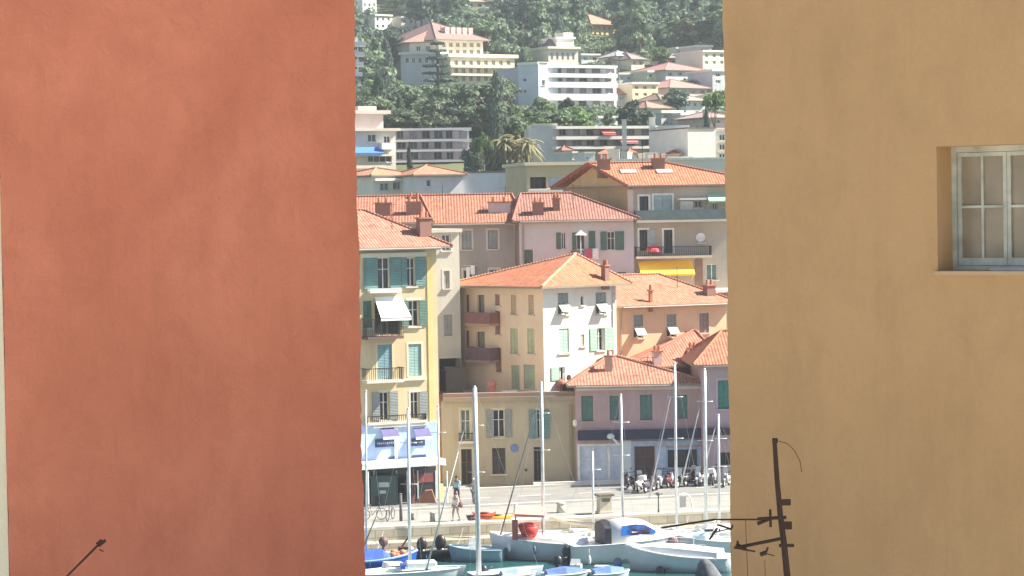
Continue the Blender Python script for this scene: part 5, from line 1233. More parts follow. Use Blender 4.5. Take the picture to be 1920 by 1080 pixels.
solo(q, 'planter', flat((.12, .05, .05), .8), 'dark red potted plant between the kiosk and the sloping stand', 'planter', P)
# white kerb block along the olive house
P0 = at_ground(1000, 913); P1 = at_ground(1165, 907); F = frame_pts(P0, P1); q = MB(); q.box(F, 0, (P1-P0).length, .006, .28, -.15, .15); solo(q, 'low_wall', plaster((.72, .70, .64), .3), 'low white kerb wall on the quay before the olive house', 'low wall', P0)
# pillar with cap
def pillar():
    P = at_ground(1133, 963); F = Frame(P, (math.cos(.26), math.sin(.26))); t_ = thing('stone_pillar', 'cream stone gate pillar with a dark cap on the quay edge', 'pillar', P)
    q = MB(); q.box(F, -.36, .36, 0, 1.08, -.36, .36); q.box(F, -.42, .42, 0, .16, -.42, .42); q.build('shaft', plaster((.62, .56, .44), .4), t_)
    q = MB(); q.box(F, -.5, .5, 1.081, 1.2, -.5, .5); q.box(F, -.26, .26, .75, .95, .361, .40); q.build('cap', flat((.16, .14, .11), .7), t_)
pillar()
def bollard(px, py, label, r=.28, h=.55, c=(.58, .55, .45), g=None):
    P = at_ground(px, py); q = MB(); q.tube(P, P+Vector((0, 0, h)), r, r*.82, 14); q.ball(P+Vector((0, 0, h)), r*1.05, r*1.05, r*.5, 14, 8); solo(q, 'bollard', plaster(c, .4), label, 'bollard', P, g, True)
bollard(1052, 961, 'round stone bollard on the quay between two masts'); bollard(811, 978, 'short grey mooring bollard near the walking person', .16, .5, (.3, .3, .28)); bollard(773, 975, 'dark short mooring bollard between lamp post and person', .13, .35, (.16, .15, .14))
bollard(752, 977, 'dark slim post bollard right of the bicycles', .10, 1.6, (.15, .14, .14)); bollard(967, 962, 'small white bollard behind the orange kayak', .13, .55, (.75, .74, .7))
# arched white frame board
P = at_ground(1282, 957); F = Frame(P, (math.cos(.3), math.sin(.3))); t_ = thing('notice_board', 'white arched frame with a grey panel standing on the quay', 'notice board', P)
q = MB(); pts = [F.p(-.42, 0), F.p(-.42, .75), F.p(-.3, .95), F.p(0, 1.02), F.p(.3, .95), F.p(.46, .70), F.p(.6, 0)]; q.path(pts, .05, 8); q.build('frame', M_white, t_); q = MB().box(F, -.24, .14, .2, .85, -.03, .03); q.build('panel', flat((.30, .31, .31), .6), t_)
def post(px, y0, y1, label, head=True, c=(.12, .13, .12)):
    P = at_ground(px, y1); h = (y1-y0)*P.y/FPX; t_ = thing('lamp_post', label, 'lamp post', P); q = MB(); q.tube(P, P+Vector((0, 0, h)), .05, .035); q.tube(P, P+Vector((0, 0, .3)), .09, .07); q.build('pole', flat(c, .5), t_)
    q = MB(); q.ball(P+Vector((0, 0, h)), .15, .15, .12); q.tube(P+Vector((-.25, 0, h)), P+Vector((.25, 0, h)), .03); q.build('lamp_head', flat(c, .5), t_)
post(1235, 926, 966, 'short dark lamp post on the quay edge behind the cabin cruiser')
# kayaks on the quay edge
def kayak(px0, px1, py, z, c, c2, label, k2='kayak', r=.32):
    A0 = at_z(px0, py, z); B0 = at_z(px1, py, z); A0.z = B0.z = z; d = (B0-A0); L = d.length; d.normalize(); s_ = Vector((-d.y, d.x, 0)); n = 14; m_ = 10; vs = []
    for i in range(n+1):
        f = i/n; w = r*max(.03, math.sin(math.pi*f))**.6; sh = .22*(2*f-1)**4
        for j in range(m_):
            a = 2*math.pi*j/m_; vs.append(A0+d*(L*f)+s_*(w*math.cos(a))+Vector((0, 0, sh+.2+.20*math.sin(a)*max(.1, math.sin(math.pi*f))**.5)))
    t_ = thing(k2, label, k2, tuple((A0+B0)/2)); q = MB(); q.mesh(vs, [(i*m_+j, (i+1)*m_+j, (i+1)*m_+(j+1) % m_, i*m_+(j+1) % m_) for i in range(n) for j in range(m_)]); q.build('hull', flat(c, .35), t_, True)
    q = MB(); q.ball(A0+d*L*.5+Vector((0, 0, .38)), .35, .22, .06, rot=Matrix((d, s_, Vector((0, 0, 1)))).transposed()); q.build('cockpit', flat(c2, .6), t_, True)
kayak(900, 964, 978, .01, (.80, .42, .06), (.1, .06, .03), 'yellow orange kayak lying on the quay edge')
kayak(886, 930, 974, .4, (.62, .10, .04), (.12, .04, .03), 'shorter red kayak on top of the yellow orange one'); 
kayak(874, 900, 979, .01, (.20, .08, .09), (.05, .03, .03), 'dark maroon upturned dinghy left of the kayaks', 'dinghy')
# red bin / chair group
P = at_z(992, 1006, -.2); t_ = thing('boat_hoist', 'red bucket hoist with a small pinkish sun shade on the quay steps', 'hoist', P); q = MB(); q.tube(P, P+Vector((0, 0, .62)), .40, .62, 14); q.ball(P+Vector((0, 0, .66)), .62, .62, .14, 14, 6); q.build('bucket', M_red, t_, True)
q = MB(); 
for dx in (-.75, .75): q.tube(P+Vector((dx, 0, -.3)), P+Vector((dx, 0, 1.45)), .03)
q.build('pole', M_brown, t_); q = MB(); q.mesh([P+Vector(v) for v in ((-.8, -.5, 1.35), (.85, -.5, 1.25), (.9, .6, 1.6), (-.7, .6, 1.7), (-.8, -.5, 1.2), (.85, -.5, 1.1))], [(0, 1, 2, 3), (4, 5, 1, 0)]); q.build('canopy', flat((.75, .36, .28), .8), t_)
q = MB(); F = Frame(P, (1, 0)); q.box(F, -.95, -.62, -.35, .75, -.2, .2); q.build('box', flat((.42, .12, .10), .6), t_)

# ================================================================== BOATS
def hull(mb, A0, B0, beam, z0, z1, bowB=True, sheer=.25, transom=.75, n=12):
    """A0 stern, B0 bow (xy at waterline)"""
    A0 = Vector((A0[0], A0[1], 0)); B0 = Vector((B0[0], B0[1], 0)); d = B0-A0; L = d.length; d.normalize(); s_ = Vector((-d.y, d.x, 0)); rows = []
    for i in range(n+1):
        f = i/n; w = beam/2*((transom+(1-transom)*math.sin(math.pi*min(.5, f))) if f < .5 else max(.015, math.cos((f-.5)*math.pi))**.62)
        zt = z1+sheer*(f*f*1.2-.1*f); rk = .06*L*f*f
        rows.append([A0+d*(L*f-0)+s_*0+Vector((0, 0, z0)), A0+d*(L*f)+s_*(w*.72)+Vector((0, 0, z0+.12)), A0+d*(L*f+rk*.6)+s_*(w*.95)+Vector((0, 0, z0+(zt-z0)*.55)), A0+d*(L*f+rk)+s_*w+Vector((0, 0, zt)),
                     A0+d*(L*f+rk)-s_*w+Vector((0, 0, zt)), A0+d*(L*f+rk*.6)-s_*(w*.95)+Vector((0, 0, z0+(zt-z0)*.55)), A0+d*(L*f)-s_*(w*.72)+Vector((0, 0, z0+.12))])
    k = 7; mb.mesh([v for r in rows for v in r], [(i*k+j, (i+1)*k+j, (i+1)*k+(j+1) % k, i*k+(j+1) % k) for i in range(n) for j in (0, 1, 2, 4, 5, 6)]+[tuple(range(k))])
    deck = [(r[3]-Vector((0, 0, .06)), r[4]-Vector((0, 0, .06))) for r in rows]
    return deck, d, s_, L
def deck_mesh(deck):
    q = MB(); 
    for (a, b), (c, d_) in zip(deck[:-1], deck[1:]): q.face([a, c, d_, b])
    return q
def mast_parts(t_, foot, top, r, boom=None, stay=None, spreader=True, stayr=.05, extra=()):
    r *= .86; q = MB(); q.tube(foot, top, r, r*.8, 10); mo = None
    if spreader:
        for f in (.55, .8):
            p = foot.lerp(top, f); q.tube(p+Vector((-.45, .1, 0)), p+Vector((.45, -.1, 0)), .015)
    q.ball(top+Vector((0, 0, .05)), .07); q.build('mast', M_alu, t_, True)
    if stay: q = MB(); q.tube(stay[0], stay[1], stayr, stayr*.55, 8); q.build('furled_sail', flat(stay[2], .8), t_, True)
    q = MB()
    for a, b in extra: q.tube(a, b, .008, n=4)
    if extra: q.build('rigging', M_alu, t_)
    if boom: q = MB(); q.tube(boom[0], boom[1], .07, .06); q.ball(boom[0].lerp(boom[1], .5)+Vector((0, 0, .08)), (boom[1]-boom[0]).length*.45, .12, .14); q.build('boom', flat(boom[2], .7), t_, True)
M_gel = flat((.80, .80, .78), .25, 0, 'gelcoat', .04); M_gelb = flat((.36, .52, .62), .3, 0, 'blue_gelcoat', .06)
def sailboat(label, xm, y0, yf, Y, A_, B_, beam, c, r, stay=None, boom=None, lean=0, z1=-.45, cabin=True):
    """xm,y0 mast top px; yf foot px; hull from A_ to B_ (px of stern, bow)"""
    foot = at(xm+lean, yf, Y); top = at(xm, y0, Y); SA = at(A_, 1000, Y); SB = at(B_, 1000, Y+1.0)
    t_ = thing('sailing_boat', label, 'sailing boat', ((SA.x+SB.x)/2, (SA.y+SB.y)/2, -1.5), 'sailing boats moored along the quay')
    q = MB(); deck, d, s_, L = hull(q, SA, SB, beam, -1.75, z1); q.build('hull', flat(c, .3, 0, 'hull_paint', .05), t_, True); deck_mesh(deck).build('deck', M_gel, t_)
    if cabin:
        q = MB(); m_ = SA.lerp(SB, .5); m_.z = 0; F = Frame(m_, d); zt = z1+.42
        vs = [F.p(u, z, w) for (u, z, w) in ((-L*.22, z1-.05, -beam*.26), (L*.22, z1-.05, -beam*.22), (L*.22, z1-.05, beam*.22), (-L*.22, z1-.05, beam*.26), (-L*.2, zt, -beam*.2), (L*.12, zt-.05, -beam*.17), (L*.12, zt-.05, beam*.17), (-L*.2, zt, beam*.2))]
        q.mesh(vs, [(0, 1, 5, 4), (1, 2, 6, 5), (2, 3, 7, 6), (3, 0, 4, 7), (4, 5, 6, 7)]); co = q.build('cabin', M_gel, t_)
        q = MB(); q.box(F, -L*.15, L*.08, z1+.1, z1+.24, beam*.232, beam*.25); q.box(F, -L*.15, L*.08, z1+.1, z1+.24, -beam*.25, -beam*.232); q.build('window', M_glass, co)
    foot.z = min(foot.z, z1+.4)
    st = None
    if stay:
        st = (at(stay[0], stay[1], Y+stay[5]), at(stay[2], stay[3], Y), stay[4])
    bo = (foot+Vector((0, 0, .9)), foot+Vector((-2.2, .2, .95)), boom) if boom else None
    mast_parts(t_, foot, top, r, bo, st, extra=[(top, SB+Vector((0, 0, z1-SB.z))), (top, SA+Vector((0, 0, z1-SA.z)))])
    return t_
WHT = (.78, .78, .76)
sailboat('white sloop with the thickest mast standing in front of the olive house', 890, 727, 1078, 135.3, 880, 1010, 1.9, (.40, .50, .58), .17, (800, 1066, 872, 800, (.55, .57, .58), -1.0), None, 8, -1.22, False)
sailboat('sloop whose slim mast rises beside the right doorway of the olive house', 1015, 719, 992, 143.5, 960, 1110, 2.2, WHT, .115, (938, 1004, 1004, 770, (.22, .22, .22), .0), None, 4)
sailboat('sloop with the tall mast crossing the right half of the mauve house', 1265, 682, 992, 144, 1200, 1325, 2.1, WHT, .10, (1217, 935, 1258, 742, (.66, .56, .58), .0), None, 4)
sailboat('sloop with the thick mast between the mauve and lilac houses', 1321, 694, 984, 144.5, 1270, 1400, 2.1, WHT, .13, (1277, 910, 1312, 765, (.62, .62, .62), .0), None, 3)
sailboat('small sloop with the short rightmost mast beside the ochre wall', 1347, 780, 990, 145, 1325, 1430, 2.0, WHT, .10, (1322, 870, 1342, 800, (.6, .6, .6), .0), None, 2)
sailboat('sloop with the mast in front of the blue shop panels', 765, 768, 1078, 136.5, 690, 790, 1.8, WHT, .11, (680, 1030, 712, 952, (.25, .24, .22), .0), None, 4, -1.15)
sailboat('sloop with a thin pale mast close against the red wall', 686, 735, 1040, 139, 640, 725, 1.9, WHT, .07, None, None, 1, -1.0, False)
sailboat('sloop with the leaning white mast before the white shopfront doors', 1164, 742, 985, 144.5, 1100, 1190, 2.0, WHT, .09, None, None, 4)
sailboat('sloop with the thin mast at the right corner of the blue shop', 821, 762, 1000, 145.5, 770, 850, 1.8, (.2, .3, .5), .075, None, None, 3, -.9, False)
sailboat('sloop with a short pale mast between the white hull and the stone pillar', 1111, 850, 1000, 145, 1040, 1140, 1.8, WHT, .08, None, None, 2, -.6)

def motorboat(label, pxs, pxb, Ys, Yb, beam, z1, c, sheer=.3, name='motor_boat', group=None, dk=None):
    SA = at(pxs, 1050, Ys); SB = at(pxb, 1050, Yb)
    t_ = thing(name, label, 'boat', ((SA.x+SB.x)/2, (SA.y+SB.y)/2, -1.5), group)
    q = MB(); deck, d, s_, L = hull(q, SA, SB, beam, -1.75, z1, sheer=sheer); q.build('hull', flat(c, .3, 0, 'hull_paint', .05), t_, True)
    deck_mesh(deck).build('deck', dk or M_gel, t_)
    m_ = SA.lerp(SB, .5); m_.z = 0
    return t_, Frame(m_, d), L, deck
def rub(t_, deck, mat, r=.045):
    q = MB(); up = Vector((0, 0, .06)); q.path([a+up for a, b in deck], r); q.path([b+up for a, b in deck], r); q.build('rubbing_strake', mat, t_)
def outboard(t_, F, u, z, c, sc=1.0, d=0):
    q = MB(); P = F.p(u, z, d); q.ball(P+Vector((0, 0, .28*sc)), .24*sc, .19*sc, .34*sc, 12, 8); q.tube(P+Vector((0, 0, .1)), P-Vector((0, 0, .9*sc)), .17*sc, .10*sc); q.tube(P+Vector((0, 0, .1)), P+F.u*.6*sc+Vector((0, 0, .25)), .03); q.build('outboard_motor', flat(c, .4), t_, True)
def loft(q, F, secs):
    k = len(secs[0][1]); vs = [F.p(u, z, d) for u, pr in secs for z, d in pr]
    q.mesh(vs, [(i*k+j, (i+1)*k+j, (i+1)*k+j+1, i*k+j+1) for i in range(len(secs)-1) for j in range(k-1)]+[tuple(range(k)), tuple(reversed(range((len(secs)-1)*k, len(secs)*k)))])
# cabin cruiser
t_, F, L, deck = motorboat('white cabin cruiser with side windows coloured with a blue reflection and dark cockpit canopy', 1068, 1282, 140.5, 142.5, 2.5, -.45, (.68, .69, .69), .35)
rub(t_, deck, M_alu)
b_ = 1.0; z1 = -.45
pr = lambda w, h: [(z1-.1, -w), (z1+h*.5, -w*.98), (z1+h*.93, -w*.82), (z1+h, -w*.55), (z1+h, w*.55), (z1+h*.93, w*.82), (z1+h*.5, w*.98), (z1-.1, w)]
q = MB(); loft(q, F, [(-L*.18, pr(.95, 1.22)), (0, pr(.97, 1.28)), (L*.12, pr(.93, 1.2)), (L*.25, pr(.78, .75)), (L*.38, pr(.5, .42))]); cab = q.build('cabin', M_gel, t_, True)
for sgn in (1, -1):
    q = MB(); a = [( -L*.10, z1+.45, .965), (-L*.09, z1+.98, .91), (L*.03, z1+1.06, .905), (L*.12, z1+1.0, .885), (L*.21, z1+.62, .86), (L*.20, z1+.47, .875)]
    q.face([F.p(u, z, sgn*(d+.03)) for u, z, d in a]); q.face([F.p(u, z, sgn*(d+.01)) for u, z, d in reversed(a)]); m, tt, bb = nt('blue_reflection_glass')
    tt.links.new(ramp(tt, noise(tt, 1.1, 2, .5), (.03, .02, .06), (.03, .16, .55), .42, .56), bb.inputs['Base Color']); bb.inputs['Roughness'].default_value = .1; q.build('window', m, cab)  # patchy blue reflection painted into the pane colour
q = MB(); loft(q, F, [(-L*.235, [(z1-.02, -.9), (z1+.9, -.86), (z1+1.15, -.6), (z1+1.2, 0), (z1+1.15, .6), (z1+.9, .86), (z1-.02, .9)]), (-L*.181, [(z1-.02, -.96), (z1+.9, -.92), (z1+1.24, -.64), (z1+1.3, 0), (z1+1.24, .64), (z1+.9, .92), (z1-.02, .96)])]); q.build('canopy', flat((.035, .035, .05), .6, 0, 'dark_canvas'), t_)
q = MB(); q.path([F.p(L*.2, z1+.1, .85), F.p(L*.2, z1+.62, .85), F.p(L*.38, z1+.72, .6), F.p(L*.54, z1+.85, .05), F.p(L*.38, z1+.72, -.6), F.p(L*.2, z1+.62, -.85)], .018)
for u, w in ((.3, .72), (.4, .56), (.48, .3)): q.tube(F.p(L*u, z1+.1, w), F.p(L*u, z1+.74, w), .014); q.tube(F.p(L*u, z1+.1, -w), F.p(L*u, z1+.74, -w), .014)
q.build('guard_rail', M_alu, t_); outboard(t_, F, -L*.5-.15, -1.15, (.04, .04, .05), 1.1)
# white sailboat hull with red gear
t_, F, L, deck = motorboat('long white day boat with pale blue shaded side behind the cruiser, bow to the left', 1120, 930, 141.8, 143.8, 2.3, -.55, (.56, .60, .63), .42); rub(t_, deck, M_white)  # white hull tinted bluish grey, shade of its near side included
q = MB(); loft(q, F, [(-L*.42, [(-.6, -1.0), (-.32, -.75), (-.22, 0), (-.32, .75), (-.6, 1.0)]), (-L*.1, [(-.6, -1.05), (-.2, -.8), (-.08, 0), (-.2, .8), (-.6, 1.05)]), (L*.25, [(-.5, -.85), (-.15, -.6), (-.05, 0), (-.15, .6), (-.5, .85)]), (L*.44, [(-.35, -.3), (-.2, -.2), (-.15, 0), (-.2, .2), (-.35, .3)])]); q.build('cabin', M_gel, t_, bevel=.08); q = MB(); q.path([F.p(L*.45, -.05, .3), F.p(L*.45, .35, .3), F.p(L*.55, .4, 0), F.p(L*.45, .35, -.3), F.p(L*.45, -.05, -.3)], .016); q.build('guard_rail', M_alu, t_)
for u in (-.28, -.36): q = MB(); P = F.p(L*u, -.9, 1.2); q.ball(P, .11, .11, .3); q.build('fender', flat((.06, .1, .2), .5), t_, True)
# tan covered sail lying on deck (long cream roll)
q = MB(); A0 = at(1030, 968, 144.4); B0 = at(1120, 985, 144.4); q.path([A0, A0.lerp(B0, .3)-Vector((0, 0, .12)), B0], .13, 8); solo(q, 'rolled_sail', flat((.72, .62, .44), .8), 'cream rolled sail slung above the day boat by the slim mast', 'sail', A0)
# pale blue open boat
t_, F, L, deck = motorboat('pale blue open boat by the quay steps, left of the long white day boat', 945, 848, 142.2, 142.8, 1.7, -.85, (.26, .38, .44), .18); rub(t_, deck, M_gelb)
q = MB(); 
for u in (-.2, .12): q.box(F, L*u-.12, L*u+.12, -.95, -.86, -.7, .7)
q.build('thwart', flat((.5, .58, .6), .6), t_)
# black inflatable
P = at_z(815, 1046, -1.5); t_ = thing('inflatable_boat', 'black inflatable boat with upright covered outboard left of the pale blue boat', 'boat', P); F = Frame(P, (math.cos(.2), math.sin(.2)))
q = MB(); pts = [F.p(-1.3, -1.25, .65), F.p(.6, -1.2, .65), F.p(1.25, -1.1, .3), F.p(1.4, -1.05, 0), F.p(1.25, -1.1, -.3), F.p(.6, -1.2, -.65), F.p(-1.3, -1.25, -.65)]; q.path(pts, .24, 10)
for p in pts: q.ball(p, .24)
q.build('tube', flat((.025, .025, .03), .5), t_, True); q = MB().box(F, -1.2, .9, -1.4, -1.3, -.5, .5); q.build('floor', flat((.1, .1, .1), .7), t_)
outboard(t_, F, -.75, -1.05, (.02, .02, .025), 1.25, .1); outboard(t_, F, .35, -1.05, (.02, .02, .025), 1.4); q = MB(); q.ball(F.p(-1.45, -.95, .3), .22, .22, .22); q.ball(F.p(-1.5, -.95, .3), .1, .3, .1); q.build('fender', M_gel, t_, True)
q = MB(); q.box(F, -2.1, -1.6, -1.1, -.75, 0, .5); q.tube(F.p(-1.9, -.75, .2), F.p(-1.5, -.2, .2), .05); q.build('engine_bracket', flat((.10, .04, .04), .7), t_)
# blue covered boat left
t_, F, L, deck = motorboat('bright blue boat with an orange life jacket heap beside the red wall', 655, 775, 138.5, 139.5, 1.8, -.85, (.02, .09, .45), .35, dk=flat((.2, .35, .7), .6)); rub(t_, deck, flat((.3, .5, .85), .5), .06)
q = MB(); loft(q, F, [(-L*.45, [(-.9, -.8), (-.45, -.3), (-.45, .3), (-.9, .8)]), (L*.0, [(-.9, -.8), (-.3, -.3), (-.3, .3), (-.9, .8)]), (L*.12, [(-.9, -.7), (-.6, -.3), (-.6, .3), (-.9, .7)])]); q.build('cover', flat((.03, .10, .48), .7, 0, 'blue_canvas'), t_)
q = MB()
for i in range(7): q.ball(F.p(L*.17+i*.14, -.62+.1*math.sin(i*2), .2*math.cos(i*3)), .19, .2, .15)
solo(q, 'life_jackets', flat((.75, .22, .10), .8), 'heap of orange life jackets in the bright blue boat', 'life jackets', F.p(L*.25, -.7), None, True)
q = MB(); P = at(719, 1015, 141); q.ball(P, .27, .27, .28, 12, 8); q.tube(P, P-Vector((0, 0, 1.2)), .1, .08); solo(q, 'outboard_motor', flat((.16, .08, .08), .6), 'dark maroon outboard motor head standing up before the quay steps at the left', 'outboard motor', P, None, True)
# pale boat bottom left
t_, F, L, deck = motorboat('white boat with pale green deck at the bottom left corner under the bright blue boat', 650, 860, 134.6, 135.4, 2.0, -1.0, (.66, .70, .70), .15, dk=flat((.55, .68, .64), .6)); rub(t_, deck, M_gel, .05)
q = MB(); q.box(F, L*.02, L*.30, -.84, -.45, -.4, .4); q.build('cabin', M_gel, t_, bevel=.1); q = MB(); q.box(F, -L*.02, L*.015, -.84, -.60, -.5, .5); q.build('cover', M_blue, t_)
# right foreground white hull
t_, F, L, deck = motorboat('big white hull with shade tinted bluish side in the foreground right, bow toward the left', 1370, 1185, 136.5, 138.0, 2.4, -.72, (.60, .65, .68), .5, dk=M_gel); rub(t_, deck, M_gel, .07)  # bluish shade of the white side is part of the hull colour
q = MB(); loft(q, F, [(-L*.40, [(-.8, -1.1), (-.40, -.95), (-.28, 0), (-.40, .95), (-.8, 1.1)]), (0, [(-.75, -1.1), (-.22, -.9), (-.05, 0), (-.22, .9), (-.75, 1.1)]), (L*.30, [(-.65, -.85), (-.18, -.6), (-.05, 0), (-.18, .6), (-.65, .85)]), (L*.46, [(-.4, -.25), (-.25, -.15), (-.2, 0), (-.25, .15), (-.4, .25)])]); q.build('cabin', M_gel, t_)
q = MB(); q.path([F.p(-L*.1, -.4, .8), F.p(-L*.1, .15, .8), F.p(L*.2, .2, .7), F.p(L*.42, .35, .2), F.p(L*.42, .35, -.2), F.p(L*.2, .2, -.7), F.p(-L*.1, .15, -.8)], .016); q.tube(F.p(L*.2, -.4, .7), F.p(L*.2, .2, .7), .014); q.build('guard_rail', M_alu, t_)
t_, F, L, deck = motorboat('white boat with a stern arch behind the broken aerial boom at the right', 1395, 1262, 141.5, 142.5, 2.2, -.5, (.74, .78, .78), .4); rub(t_, deck, M_alu)
q = MB(); q.path([F.p(-L*.1, -.5, .8), F.p(-L*.12, .6, .6), F.p(-L*.12, .65, -.6), F.p(-L*.1, -.5, -.8)], .04, 8); q.tube(F.p(-L*.1, .62, 0), F.p(L*.3, -.2, 0), .05); q.build('arch', M_gel, t_); q = MB(); q.box(F, 0, L*.2, -.5, -.15, -.5, .5); q.build('cabin', flat((.35, .5, .6), .4), t_, bevel=.08)
q = MB(); P = at(1262, 1016, 141.2); F9 = Frame(P, (1, 0)); q.box(F9, -.22, .3, -1.5-0, -.1, -.2, .2) if False else q.ball(P, .3, .2, .3); solo(q, 'folded_cover', flat((.28, .14, .16), .8), 'dark red folded canvas on deck behind the cruiser bow', 'cover', P)
# bottom row boats: only their blue covers show
for i, (x0, x1, c, lb) in enumerate(((1018, 1100, (.10, .18, .42), 'boat with a slate blue cover at the bottom under the day boat'), (1108, 1175, (.12, .22, .46), 'boat with a darker blue cover at the bottom beside the cruiser motor'), (935, 1000, (.30, .40, .55), 'low pale blue boat at the bottom right of the thickest mast'))):
    t_, F, L, deck = motorboat(lb, x0, x1, 134.4, 134.8, 1.5, -1.2, (.5, .58, .64), .1); rub(t_, deck, M_gel)
    q = MB(); loft(q, F, [(-L*.44, [(-1.25, -.6), (-1.0, -.3), (-1.0, .3), (-1.25, .6)]), (0, [(-1.25, -.65), (-.85, -.3), (-.85, .3), (-1.25, .65)]), (L*.40, [(-1.15, -.35), (-.95, -.1), (-.95, .1), (-1.15, .35)])]); q.build('cover', flat(c, .7, 0, 'canvas'), t_)
for px, py, Y, c, lb in ((1046, 1052, 138.5, (.03, .03, .04), 'black outboard motor tilted at the stern of the cruiser'), (1158, 1056, 138.0, (.16, .18, .30), 'slate blue covered outboard motor under the cruiser bow'), (906, 1070, 136.5, (.03, .03, .05), 'black covered outboard at the foot of the thickest mast'), (1238, 1072, 136.2, (.02, .02, .03), 'black outboard motor low in front of the big white hull')):
    P = at(px, py, Y); q = MB(); q.ball(P, .26, .2, .32, 12, 8); q.tube(P, P-Vector((0, 0, 1.0)), .18, .12); q.tube(P+Vector((0, 0, .05)), P+Vector((.5, 0, .2)), .03); q.box(Frame(P, (1, 0)), -.16, .3, P.z-.55, P.z-.3, -.2, .2); solo(q, 'outboard_motor', flat(c, .4), lb, 'outboard motor', P, None, True)
# grey covered engine in front of the ochre wall edge
P = at(1328, 1078, 130); q = MB(); n_ = 18; vs = []
for j, (zz, rr, sx) in enumerate(((-2.4, .60, 0), (-1.2, .72, .05), (-.3, .66, .02), (.2, .50, -.06), (.55, .34, -.12), (.8, .16, -.16), (.84, .02, -.16))):
    for k in range(n_): a_ = 2*math.pi*k/n_; r_ = rr*(1+.10*math.sin(5*a_+j)+.05*math.sin(9*a_)); vs.append(P+Vector((sx+r_*math.cos(a_)*1.15, r_*math.sin(a_)*.8, zz)))
q.mesh(vs, [(j*n_+k, j*n_+(k+1) % n_, (j+1)*n_+(k+1) % n_, (j+1)*n_+k) for j in range(6) for k in range(n_)]); solo(q, 'engine_cover', flat((.10, .11, .13), .7, 0, 'grey_canvas', .4), 'large dark grey canvas engine cover at the bottom beside the ochre wall', 'engine cover', P, None, True)
# drop helper UV-only data

# mooring lines from the quay to the boats
for i, (xa, ya, xb, yb, Yb) in enumerate(((940, 984, 930, 1018, 143.5), (1070, 984, 1060, 1020, 143), (868, 990, 850, 1024, 142.6), (1180, 974, 1120, 1010, 143), (1290, 968, 1282, 1010, 142.6), (720, 990, 700, 1036, 139.5))):
    A0 = at_z(xa, ya, .05); B0 = at(xb, yb, Yb); q = MB(); pts = []
    for k in range(7):
        f = k/6; P = A0.lerp(B0, f); P.z -= .35*math.sin(math.pi*f); pts.append(P)
    q.path(pts, .016, 5); solo(q, 'mooring_line', flat((.45, .42, .36), .9), ['mooring line to the bow of the long white day boat', 'mooring line slung to the middle of the day boat', 'mooring line of the pale blue open boat', 'mooring line by the stone pillar to the cruiser cabin', 'mooring line to the cruiser bow', 'mooring line of the bright blue boat'][i], 'rope', A0)

# deck gear
def gear(A0, px, label_, seed):
    pass
GEAR = [(1085, 1040, 140.8, 'white steering console in the open stern of the cruiser', 0), (1205, 1046, 137.8, 'low white windscreen box on the foreground hull', 1), (1262, 1046, 137.4, 'grey hatch box on the foreground hull', 2), (742, 1068, 135.4, 'small white locker on the bottom left boat', 1),
        (890, 1022, 142.4, 'pale locker in the blue open boat', 0), (1128, 1064, 136.6, 'white cool box on a stern by the slate covers', 1), (1080, 1062, 136.8, 'white fuel box low between the covered boats', 0), (1310, 1030, 138.6, 'blue white locker at the stern of the foreground hull', 2)]
for px, py, Y, lb, kd in GEAR:
    P = at(px, py, Y); F = Frame(P, (math.cos(.2), -.2)); q = MB(); z = P.z
    if kd == 0: q.box(F, -.3, .3, z-.55, z+.12, -.25, .25); q.mesh([F.p(-.3, z+.12, .2), F.p(.3, z+.12, .2), F.p(.25, z+.42, .05), F.p(-.25, z+.42, .05)], [(0, 1, 2, 3)]); q.tube(F.p(-.1, z+.05, .3), F.p(.12, z+.2, .3), .03)
    elif kd == 1: q.box(F, -.34, .34, z-.4, z+.05, -.22, .22); q.box(F, -.37, .37, z+.051, z+.10, -.25, .25); q.tube(F.p(-.2, z+.1, 0), F.p(.2, z+.1, 0), .03)
    else: q.box(F, -.5, .4, z-.3, z+.04, -.3, .3); q.box(F, -.2, .2, z+.041, z+.12, -.15, .15); q.path([F.p(-.5, z, .3), F.p(-.5, z+.3, .3), F.p(.4, z+.3, .3), F.p(.4, z, .3)], .015)
    solo(q, 'locker', flat([(.8, .8, .78), (.78, .8, .8), (.4, .5, .6)][kd], .4), lb, 'locker', P)
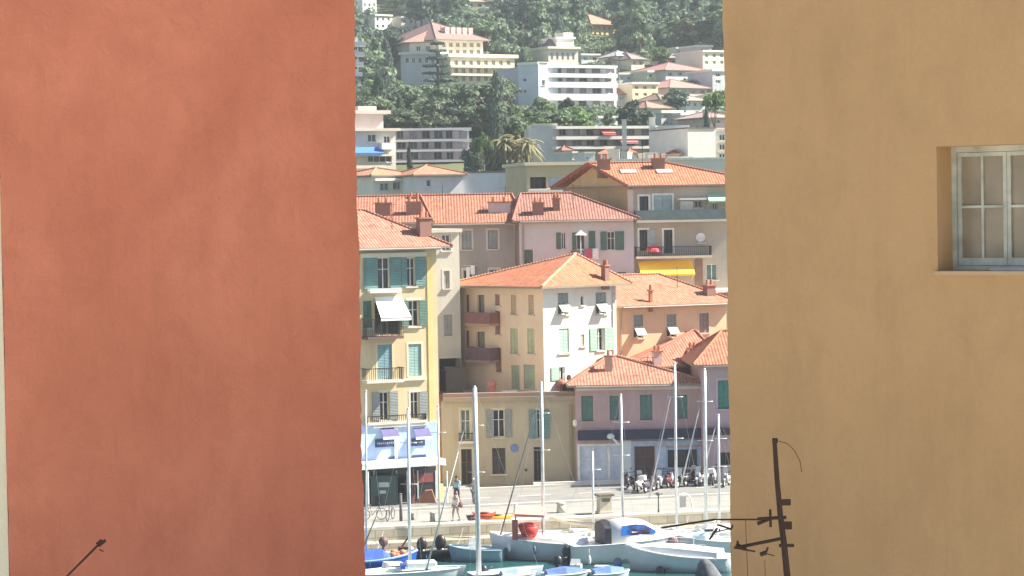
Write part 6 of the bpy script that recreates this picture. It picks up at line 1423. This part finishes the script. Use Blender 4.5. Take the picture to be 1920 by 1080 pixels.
for i, (px, py, Y, c, lb) in enumerate(((1105, 1050, 139.2, (.75, .76, .75), 'white fender on the side of the cruiser near its stern'), (1190, 1056, 139.4, (.75, .76, .75), 'white fender hanging low on the cruiser bow side'), (1002, 1032, 141.6, (.1, .14, .25), 'navy fender on the day boat side'), (955, 1026, 142.2, (.75, .76, .75), 'white fender at the day boat bow'), (800, 1062, 135.2, (.1, .2, .5), 'blue fender on the bottom left boat'))):
    P = at(px, py, Y); q = MB(); q.ball(P, .10, .10, .26, 10, 8); q.tube(P+Vector((0, 0, .25)), P+Vector((0, .1, .6)), .012); solo(q, 'fender', flat(c, .5), lb, 'fender', P, None, True)
# television aerials on the roofs
def roof_aerial(b, px, py, h, label):
    P = b.hit(px, py)
    if P is None: return
    q = MB(); q.tube(P-Vector((0, 0, .2)), P+Vector((0, 0, h)), .022); a_ = random.uniform(0, 3); d = Vector((math.cos(a_), math.sin(a_), 0)); s_ = Vector((-d.y, d.x, 0)); T = P+Vector((0, 0, h*.92)); q.tube(T-d*.6, T+d*.6, .012)
    for k in range(6): c_ = T+d*(-.55+k*.22); q.tube(c_-s_*(.32-.03*k), c_+s_*(.32-.03*k), .008)
    solo(q, 'tv_aerial', M_iron, label, 'aerial', P)
roof_aerial(G, 830, 392, 1.9, 'thin roof aerial on the long tiled roof above the narrow pale building'); roof_aerial(G, 948, 390, 1.6, 'roof aerial near the right end of the grey stone house roof'); roof_aerial(Wb, 1075, 392, 1.8, 'roof aerial on the muted roof of the lilac white house')
roof_aerial(GB, 1205, 316, 1.8, 'roof aerial between the two chimneys of the orange gable roof'); roof_aerial(PK, 1215, 704, 1.3, 'roof aerial on the mauve house roof'); roof_aerial(OB, 1270, 540, 1.5, 'roof aerial on the peach house roof'); roof_aerial(LBLD, 735, 430, 1.7, 'roof aerial on the tall yellow block')
# gutters, downpipes
for b, e in ((G, 0), (Wb, 0), (OB, 0), (PK, 0), (LBLD, 0), (PR, 0)):
    b.on(); F = b.fr[e]; w = b.w[e]; q = MB(); o_ = .56 if b not in (OB, LBLD) else (.66 if b is OB else .84); q.tube(F.p(.05, b.z1+.03, o_), F.p(w-.05, b.z1+.03, o_), .07); q.build('gutter', flat((.30, .26, .23), .5), b.roof)
for b, u_ in ((G, .96), (Wb, .03), (OB, .02), (PK, .985)):
    b.on(); F = b.fr[0]; u = b.w[0]*u_; q = MB(); q.tube(F.p(u, b.z0+.3, .07), F.p(u, b.z1-.4, .07), .05); q.tube(F.p(u, b.z1-.4, .07), F.p(u, b.z1, .45), .05); q.build('drainpipe', flat((.32, .28, .26), .5), b.root)
